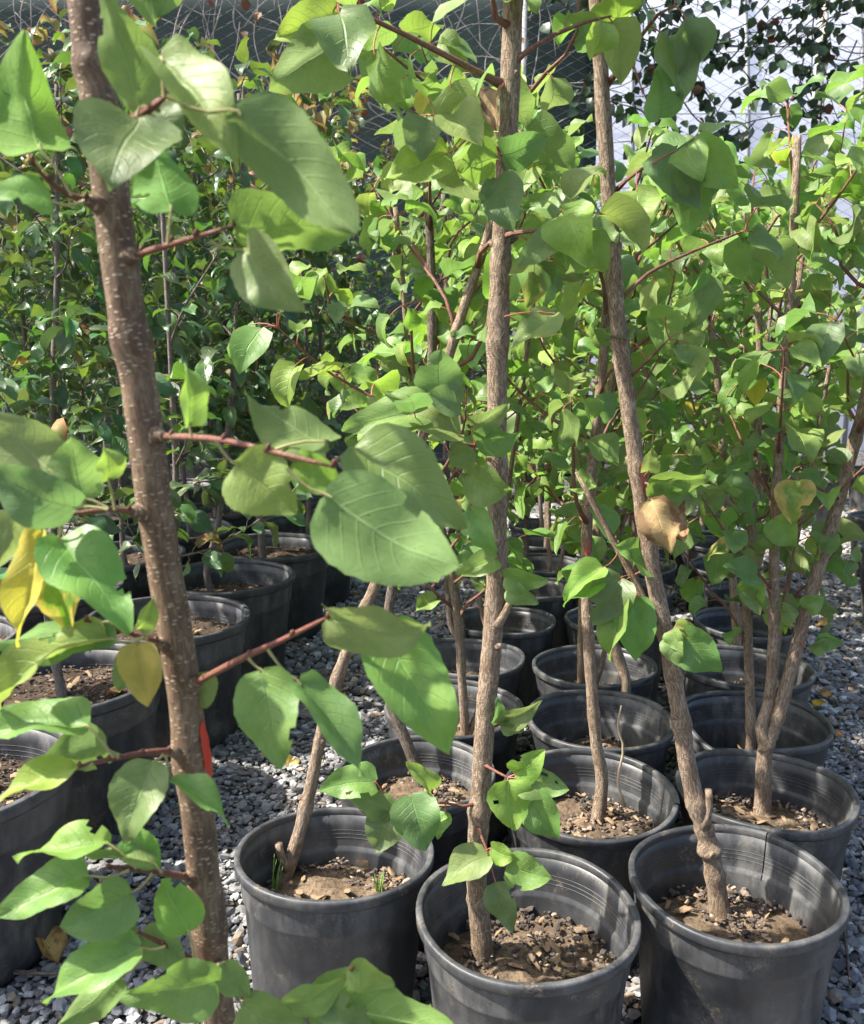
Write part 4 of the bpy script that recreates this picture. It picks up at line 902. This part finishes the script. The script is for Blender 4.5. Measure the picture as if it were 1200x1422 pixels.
# ---- apple trees of the left block
ap = [p for p in POTS if p['key'][0] in 'abcd']
APT = {'a2': [(232, 890), (226, 850), (236, 790), (244, 700), (240, 560)], 'a3': [(292, 822), (288, 786), (304, 722), (320, 560), (330, 420), (338, 300)], 'a4': [(366, 783), (362, 735), (352, 640), (352, 520)], 'a1': [(88, 970), (74, 900), (62, 820), (56, 730), (60, 640)], }
for p in ap:
    key = p['key']
    if key in ('a0', 'b0'): continue
    r = random.Random(key + 'ap'); i = int(key[1:]); z = p['H'] - p['soil']
    x, y = p['x'] + r.uniform(-.03, .03), p['y'] + r.uniform(-.03, .03); h = r.uniform(1.25, 1.6) if y < 2.6 else r.uniform(1.5, 1.95); lx, ly = r.uniform(-.1, .1), r.uniform(-.05, .1)
    if key in APT:
        p0 = on(*APT[key][0], z); P = stem(APT[key], p0.y); P[0] = Vector((p0.x, p0.y, z - .012)); x, y = p0.x, p0.y
        if key != 'a1': P.append(Vector((P[-1].x, P[-1].y, z + h)))
        if P[-1].z < P[-2].z + .05: P.pop()
    else:
        P = [Vector((x, y, z - .012)), Vector((x + r.uniform(-.02, .02), y, z + .1)), Vector((x + lx * .4 + r.uniform(-.02, .02), y + ly * .4, z + h * .4)), Vector((x + lx * .7, y + ly * .7, z + h * .7)), Vector((x + lx, y + ly, z + h))]
    word = {'a': 'the row beside the gravel gap', 'b': 'the second row from the gravel gap', 'c': 'the third row from the gravel gap', 'd': 'the leftmost row'}[key[0]]
    t = Tree('apple', 'dark leaved apple tree, %s from the front in %s' % (ORD[i], word), (x, y, z), P, r.uniform(.010, .014), .005, GP, 'bark_apple', 200 + i * 7 + ord(key[0]), 4, 60, 10)
    t.auto(19 if y > 2.3 else 12 if y > 1.9 else 4, .36, .99, (.20, .38), .0185, (.052, .086), set_apple, (0.3, 1.0), .0038, 'bark_apple', 4, .1)
    if r.random() < .6:
        q, _ = t.along(r.uniform(.75, .95)); 
        bm = []; V, F, UV = tube_geo([q - t.base + Vector((.03, -.04, -.028 + .056 * k / 6)) for k in range(7)], [.004, .02, .026, .028, .026, .019, .004], 10); obj('apple', mesh('apple', V, F, ['apple'], UV), t.trunk)

# ---- back row of trees along the fence
for i in range(12):
    x = -3.2 + i * .56 + rng.uniform(-.1, .1); y = rng.uniform(4.9, 5.9); apple = x < -.3; h = (rng.uniform(.98 + .27 * y, .98 + .31 * y) if apple else rng.uniform(.98 + .13 * y, .98 + .17 * y)) - .28
    P = [Vector((x, y, 0.28)), Vector((x + rng.uniform(-.05, .05), y, .9)), Vector((x + rng.uniform(-.1, .1), y, .28 + h))]
    pp = dict(key='back%d' % i, x=x, y=y, D=.40, H=.32, soil=.05, tilt=(0, 0), crack=None, dip=None, dark=True)
    e = empty('nursery_pot', (x, y, -.001)); obj('body', pot_mesh(pp, 'body'), e); obj('rim', pot_mesh(pp, 'rim'), e); obj('soil', soil_mesh(pp), e, (0, 0, .27))
    w = ORD[i].replace('frontmost', 'first'); tag(e, 'black pot in the far row before the fence, %s from the left' % w, 'pot', 'pots in the far row before the fence')
    t = Tree('apple' if apple else 'apricot', '%s tree in the far row before the fence, %s from the left' % ('apple' if apple else 'apricot', w), (x, y, .27), P, .014, .006, 'trees in the far row before the fence', 'bark_apple', 400 + i, 3, 50, 8)
    if apple: t.auto(20, .24, .99, (.25, .42), .021, (.058, .085), set_apple, (0.3, 1.0), .004, 'bark_apple', 4, .1)
    else: t.auto(16, .24, .99, (.25, .42), .036, (.060, .085), set_apr, (0.3, 1.0), .004, 'twig', 3, .1)
# right-hand block beyond the gravel path
for i, (x, y) in enumerate(((1.75, 3.1), (2.0, 3.7), (2.35, 4.2), (2.2, 4.9), (2.75, 5.3), (1.85, 5.6))):
    pp = dict(key='rb%d' % i, x=x, y=y, D=.34, H=.28, soil=.06, tilt=(0, 0), crack=None, dip=None, dark=True); w = ORD[i].replace('frontmost', 'nearest')
    e = empty('nursery_pot', (x, y, -.001)); obj('body', pot_mesh(pp, 'body'), e); obj('rim', pot_mesh(pp, 'rim'), e); obj('soil', soil_mesh(pp), e, (0, 0, .22))
    tag(e, 'black pot beyond the right gravel path, %s of six' % w, 'pot', 'pots beyond the right gravel path')
    h = .76 + rng.uniform(.12, .18) * y; t = Tree('apricot', 'apricot tree beyond the right gravel path, %s of six' % w, (x, y, .22), [Vector((x, y, .21)), Vector((x + .03, y, .8)), Vector((x - .05, y, .22 + h))], .014, .006, 'apricot trees beyond the right gravel path', 'bark_old', 460 + i, 3, 50, 8)
    t.auto(15, .28, .99, (.22, .42), .034, (.055, .08), set_apr, (0.3, 1.0), .004, 'twig', 3, .1)

# ------------------------------------------------------------------ fence, net, vines, plastic house behind
FY, FH = 6.8, 3.75
fe = empty('chain_link_fence', (0, FY, 0)); tag(fe, 'galvanised chain link fence on pale posts behind all the trees', 'fence')
V, F = [], []
pitch = .075; x0, x1 = -4.6, 4.9
def wire(path, r):
    b0 = len(V)
    for (x, y, z) in path: V.extend([(x - r, y, z), (x + r, y - r, z), (x + r, y + r, z)])
    for i in range(len(path) - 1):
        for k in range(3): a = b0 + 3 * i + k; c = b0 + 3 * i + (k + 1) % 3; F.append((a, c, c + 3, a + 3))
nz = int((FH - .9) / (pitch / 2 * 2))
for i in range(int((x1 - x0) / pitch)):
    wire([(x0 + i * pitch + (pitch / 2 if (k + i) % 2 else -pitch / 2) * 1.05, (.004 if (k + i) % 2 else -.004), FH - .03 - k * pitch * .5 * 1.05) for k in range(int((FH - 0.7) / (pitch * .525)))], .0021)
wm = obj('wire_mesh', mesh('wire_mesh', V, F, ['galv'], None, None, False), fe); wm['kind'] = 'stuff'
for x in (-4.3, 0.66, 2.86, 4.9): tube('post', [(x, .06, -.2), (x, .06, FH + .25)], [.035, .035], 10, 'post', fe)
for z in (FH - .04, 2.2): tube('strain_wire', [(x0, 0.01, z), (x1, 0.01, z)], [.003, .003], 5, 'galv', fe)
# shade net hung on the back of the fence (left and centre)
V, F = [], []; nx, nzz = 60, 16; X0, X1 = -5.2, 1.25
for i in range(nx + 1):
    for k in range(nzz + 1):
        x = X0 + (X1 - X0) * i / nx; z = (FH - .06) * k / nzz; V.append((x, FY + .16 + .025 * noise.noise(Vector((x * 2, z * .7, 1))), z))
for i in range(nx):
    for k in range(nzz): q = i * (nzz + 1) + k; F.append((q, q + nzz + 1, q + nzz + 2, q + 1))
me = mesh('shade_net', V, F, ['net']); sn = obj('shade_net', me); tag(sn, 'dark green shade net hung on the fence at upper left', 'shade net')
md = sn.modifiers.new('thick', 'SOLIDIFY'); md.thickness = .003
# dry vine tangle
dv = empty('dry_vine', (-1.0, FY - .05, 1.2)); tag(dv, 'tangle of bare grey vine stems on the fence, in front of the dark net', 'vine')
r = random.Random(31)
for k in range(150):
    x = r.uniform(-3.4, .9); z = r.uniform(1.9, 3.7); a = r.uniform(-.8, .8) + (math.pi / 2 if r.random() < .6 else 0); p = Vector((x, FY - .04, z)); path = [p]
    for q in range(r.randint(5, 9)):
        a += r.uniform(-.5, .5); p = p + Vector((math.cos(a) * .16, r.uniform(-.015, .012), math.sin(a) * .16)); p.y = min(p.y, FY - .02); p.z = min(p.z, FH + .12)
        path.append(p.copy())
    path = [Vector(q) - dv.location for q in crom(path, 18)]
    tube('stem', path, [.0075 * r.uniform(.35, 1) * (1 - .5 * i / 17) for i in range(18)], 5, 'dryvine', dv)
for k in range(60):
    p = Vector((r.uniform(-3.4, .9), FY - .06, r.uniform(2.6, 3.6))); leaf_inst(r.choice(IVD), dv, dv.location, p, Vector((r.uniform(-1, 1), -.6, r.uniform(-1, .3))), UP + Vector((r.uniform(-.8, .8), -1, 0)), r.uniform(.05, .09))
# dark leafy vine at upper right
iv = empty('climbing_vine', (2.0, FY - .05, 1.5)); tag(iv, 'dark leafy climbing vine hanging over the fence at upper right', 'vine')
ivl = []
for k in range(68):
    x = r.choice([r.uniform(1.2, 2.9), r.uniform(1.4, 3.6), r.uniform(1.9, 4.2)]); z = r.uniform(2.5, 3.75); a = r.choice([-math.pi / 2, math.pi, 0]) + r.uniform(-.6, .6); p = Vector((x, FY - .05, z)); path = [p]
    for q in range(r.randint(5, 9)):
        a += r.uniform(-.5, .5); p = p + Vector((math.cos(a) * .13, r.uniform(-.02, .02), math.sin(a) * .13)); p.y = min(p.y, FY - .02); path.append(p.copy())
    path = [Vector(q) for q in crom(path, 18)]
    s = tube('stem', [q - iv.location for q in path], [.006 * (1 - .6 * i / 17) for i in range(18)], 5, 'darkvine', iv)
    for q in path[2:]:
        for _ in range(r.choice((0, 1, 1, 2)) if x < 2.9 else r.choice((0, 0, 1))):
            q2 = q + Vector((r.uniform(-.05, .05), r.uniform(-.05, 0), r.uniform(-.06, .04)))
            ivl.append((r.choice(IVY if r.random() < .86 else IVD), s, q2, Vector((r.uniform(-1, 1), r.uniform(-1, -.2), r.uniform(-1, .4))), UP + Vector((r.uniform(-.8, .8), -.8, 0)), r.uniform(.06, .105)))
r.shuffle(ivl)
for a_ in ivl[:300]: leaf_inst(a_[0], a_[1], iv.location, *a_[2:])
V, F, UV = [], [], []
for me_, _, q, d, up, size in ivl[300:]:
    y = d.normalized(); x = y.cross(up).normalized(); z = x.cross(y); b0 = len(V)
    V += [q - iv.location + (x * v.co.x + y * v.co.y + z * v.co.z) * size for v in me_.vertices]; F += [tuple(b0 + i for i in f.vertices) for f in me_.polygons]; UV += [(.3, .4)] * len(me_.vertices)
o = obj('foliage', mesh('foliage', V, F, ['leaf_ivy'], UV), iv); o['kind'] = 'stuff'
# white plastic house beyond the fence, upper right
ph = empty('plastic_greenhouse', (4.2, 10.5, 0)); tag(ph, 'pale plastic covered greenhouse beyond the fence at upper right', 'greenhouse')
V, F = [], []; na, nl_ = 20, 16; Wd, Ln, Hh = 3.4, 9.0, 5.6
for i in range(nl_ + 1):
    for k in range(na + 1):
        a = math.pi * k / na; x = -Ln / 2 + Ln * i / nl_; V.append((x, -math.cos(a) * Wd / 2 * 1.0, max(0, math.sin(a)) ** .7 * Hh * (1 - .012 * (i % 2))))
for i in range(nl_):
    for k in range(na): q = i * (na + 1) + k; F.append((q, q + 1, q + na + 2, q + na + 1))
F.append(tuple(range(na + 1))); F.append(tuple(nl_ * (na + 1) + k for k in reversed(range(na + 1))))
obj('cover', mesh('cover', V, F, ['sheet']), ph)
for i in range(0, nl_ + 1, 2):
    x = -Ln / 2 + Ln * i / nl_; tube('hoop', [(x, -math.cos(math.pi * k / na) * Wd / 2 * 1.01, max(0, math.sin(math.pi * k / na)) ** .7 * Hh * 1.008 + .01) for k in range(na + 1)], [.025] * (na + 1), 6, 'galv', ph)
for k in range(1, 9):
    a = math.pi * k / na; tube('purlin', [(-Ln / 2, -math.cos(a) * Wd / 2 * 1.02, math.sin(a) ** .7 * Hh * 1.015), (Ln / 2, -math.cos(a) * Wd / 2 * 1.02, math.sin(a) ** .7 * Hh * 1.015)], [.006, .006], 6, 'galv', ph)

# ------------------------------------------------------------------ small things
FL = [mesh('fallen_leaf', *(lambda q: (q[0], q[1], ['leaf_fallen'], q[2]))(leaf_geo(8, 3, 'apricot', .5, .7, .10, .3, .02, 300 + k))) for k in range(4)]
FLD = mesh('fallen_leaf', *(lambda q: (q[0], q[1], ['leaf_dry'], q[2]))(leaf_geo(8, 3, 'apricot', .8, 1.2, .10, .3, .02, 310)))
def drop(px, py, label, me=None, z=.014, s=.06, grp=None, rz=None):
    p = on(px, py, z); o = obj('fallen_leaf', me or FL[drop.k % 4], None, p); drop.k += 1
    o.rotation_euler = (rng.uniform(-.3, .3), rng.uniform(-.4, .4), rng.uniform(0, 6.28) if rz is None else rz); o.scale = (s, s, s); tag(o, label, 'leaf', grp)
drop.k = 0
GF = 'fallen yellow leaves on the gravel'
drop(408, 1052, 'orange fallen leaf on gravel left of the leaning trunk', s=.05, grp=GF)
drop(50, 1300, 'curled pale brown dead leaf on gravel at lower left', FLD, .03, .075, GF)
for (x, y, w) in ((1165, 845, 'upper of two near the path edge'), (1150, 872, 'lower of two near the path edge'), (1132, 973, 'by the buckled pot rim'), (1155, 965, 'right of the buckled pot'), (1170, 1022, 'long and lying nearest, right of the buckled pot'), (1185, 868, 'at the right picture edge'),
                  (1075, 740, 'behind the forked tree'), (1185, 728, 'under the leaning stem'), (1160, 775, 'right of the leaning stem'), (1130, 795, 'between the two forked stems'), (1050, 690, 'far off behind the forked tree'), (1145, 700, 'far off at the path'), (1180, 655, 'farthest at the right path'),
                  (735, 668, 'far off behind the bottom centre trunk'), (770, 672, 'far off between thin trunks'), (640, 700, 'far off left of the centre trunk'), (480, 960, 'beside the leaning trunk')):
    drop(x, y, 'yellow fallen leaf on gravel, %s' % w, s=rng.uniform(.05, .075), grp=GF)
def drop_pot(key, dx, dy, label, me=None):
    p = PD[key]; o = obj('fallen_leaf', me or FL[drop.k % 4], None, (p['x'] + dx, p['y'] + dy, p['H'] - p['soil'] + .016)); drop.k += 1
    o.rotation_euler = (rng.uniform(-.7, .2), rng.uniform(-.5, .5), rng.uniform(0, 6)); o.scale = (.055,) * 3; tag(o, label, 'leaf', 'fallen leaves in the pots')
drop_pot('a3', .05, -.09, 'yellow fallen leaf at the foot of the apple trunk in a large pot'); drop_pot('a4', .10, -.05, 'yellow leaf on the soil of the large pot beside the gravel gap')
drop_pot('a2', .12, -.04, 'small yellow leaf in the large pot left of the near stem gap'); drop_pot('a1', .12, .0, 'pale yellow leaf on dark soil in the large pot at left'); drop_pot('a0', .05, .05, 'orange leaf in the large pot at the left picture edge')
drop_pot('L0', .03, -.03, 'brown dead leaf on the soil of the pot standing apart', FLD)
# twigs on the gravel path
for i, (q, w) in enumerate((([(1120, 940), (1160, 945), (1215, 962)], 'upper right by the path'), ([(1170, 1260), (1176, 1320), (1182, 1380)], 'right of the cracked pot'), ([(1165, 975), (1200, 976)], 'beside the yellow leaves'), ([(20, 1350), (70, 1352), (120, 1346)], 'at lower left'), ([(60, 1330), (75, 1300), (80, 1290)], 'under the curled dead leaf'))):
    P = [on(x, y, .02) for x, y in q]; o = tube('twig', [p - P[0] for p in crom(P, 8)] if False else [Vector(p) - P[0] for p in crom(P, 8)], [.004 - .0003 * k for k in range(8)], 6, 'bark_old', None, .15, i); o.location = P[0]
    tag(o, 'brown dead twig on the gravel, %s' % w, 'twig', 'dead twigs on the gravel')
# weeds in pots
def tuft(px, py, key, n, h, label, mat='grass'):
    z = in_pot(key); p = on(px, py, z); e = empty('grass_tuft', p); tag(e, label, 'weed', 'weeds in the pots'); r = random.Random(px)
    for k in range(n):
        a = r.uniform(0, 6.28); l = h * r.uniform(.5, 1); lean = r.uniform(.1, .5); d = Vector((math.cos(a) * lean, math.sin(a) * lean, 1)) * l
        sd = Vector((-math.sin(a), math.cos(a), 0)) * .0022; V, F = [], []
        for i in range(5):
            t = i / 4; c = Vector((d.x * t * t, d.y * t * t, d.z * t - .004)); w = 1 - t * .85; V += [c - sd * w, c + sd * w + Vector((0, 0, 0))]
        for i in range(4): F.append((2 * i, 2 * i + 1, 2 * i + 3, 2 * i + 2))
        obj('blade', mesh('blade', V, F, [mat]), e, (r.uniform(-.006, .006), r.uniform(-.006, .006), 0))
tuft(528, 1240, 'L0', 12, .045, 'small green grass tuft on the soil of the pot standing apart'); tuft(385, 1232, 'L0', 6, .06, 'thin green sprout at the foot of the leaning trunk')
tuft(992, 1255, 'R0', 6, .035, 'tiny green sprout at the trunk foot in the bottom right pot')
tuft(885, 1015, 'M2', 6, .09, 'dry straw stalks in the third pot of the middle row', 'straw'); tuft(860, 1100, 'M1', 8, .07, 'dry grass wisp behind the trunk with the graft knob', 'straw')
# dead side shoots standing in pots
for (q, key, label) in (([(868, 1120), (858, 1085), (866, 1040), (858, 1010), (863, 980)], 'M1', 'dry bent straw stalk rising from the broken pot'), ([(1052, 1085), (1042, 1068), (1020, 1048)], 'R1', 'pale crooked dead shoot beside the forked trunk'), ([(1045, 1215), (1055, 1195), (1072, 1178)], 'R0', 'thin brown dead shoot on the soil of the bottom right pot')):
    f0 = on(q[0][0], q[0][1], in_pot(key)).y if key != 'M1' else PD['M1']['y'] + .01; P = [at(x, y, f0) for x, y in q]
    o = tube('dead_shoot', [Vector(p) - P[0] for p in crom(P, 10)], [.0028 - .00018 * k for k in range(10)], 6, 'straw', None, .2, 3); o.location = P[0]; tag(o, label, 'twig')
# plant tag
p = at(1022, 740, Mt.base.y + .02); o = obj('plant_tag', mesh('plant_tag', [(-.006, 0, -.03), (.006, 0, -.03), (.008, .002, 0), (.006, 0, .03), (-.006, 0, .03), (-.008, -.002, 0), (0, .001, .05)], [(0, 1, 2, 5), (5, 2, 3, 4), (4, 3, 6)], ['tag'])); o.location = p; o.rotation_euler = (.1, .2, .4)
md = o.modifiers.new('thick', 'SOLIDIFY'); md.thickness = .001
tag(o, 'small white plant tag hanging on the straight trunk of the right-hand row', 'tag')
print('leaves', NLEAF[0], 'objects', len(bpy.data.objects))
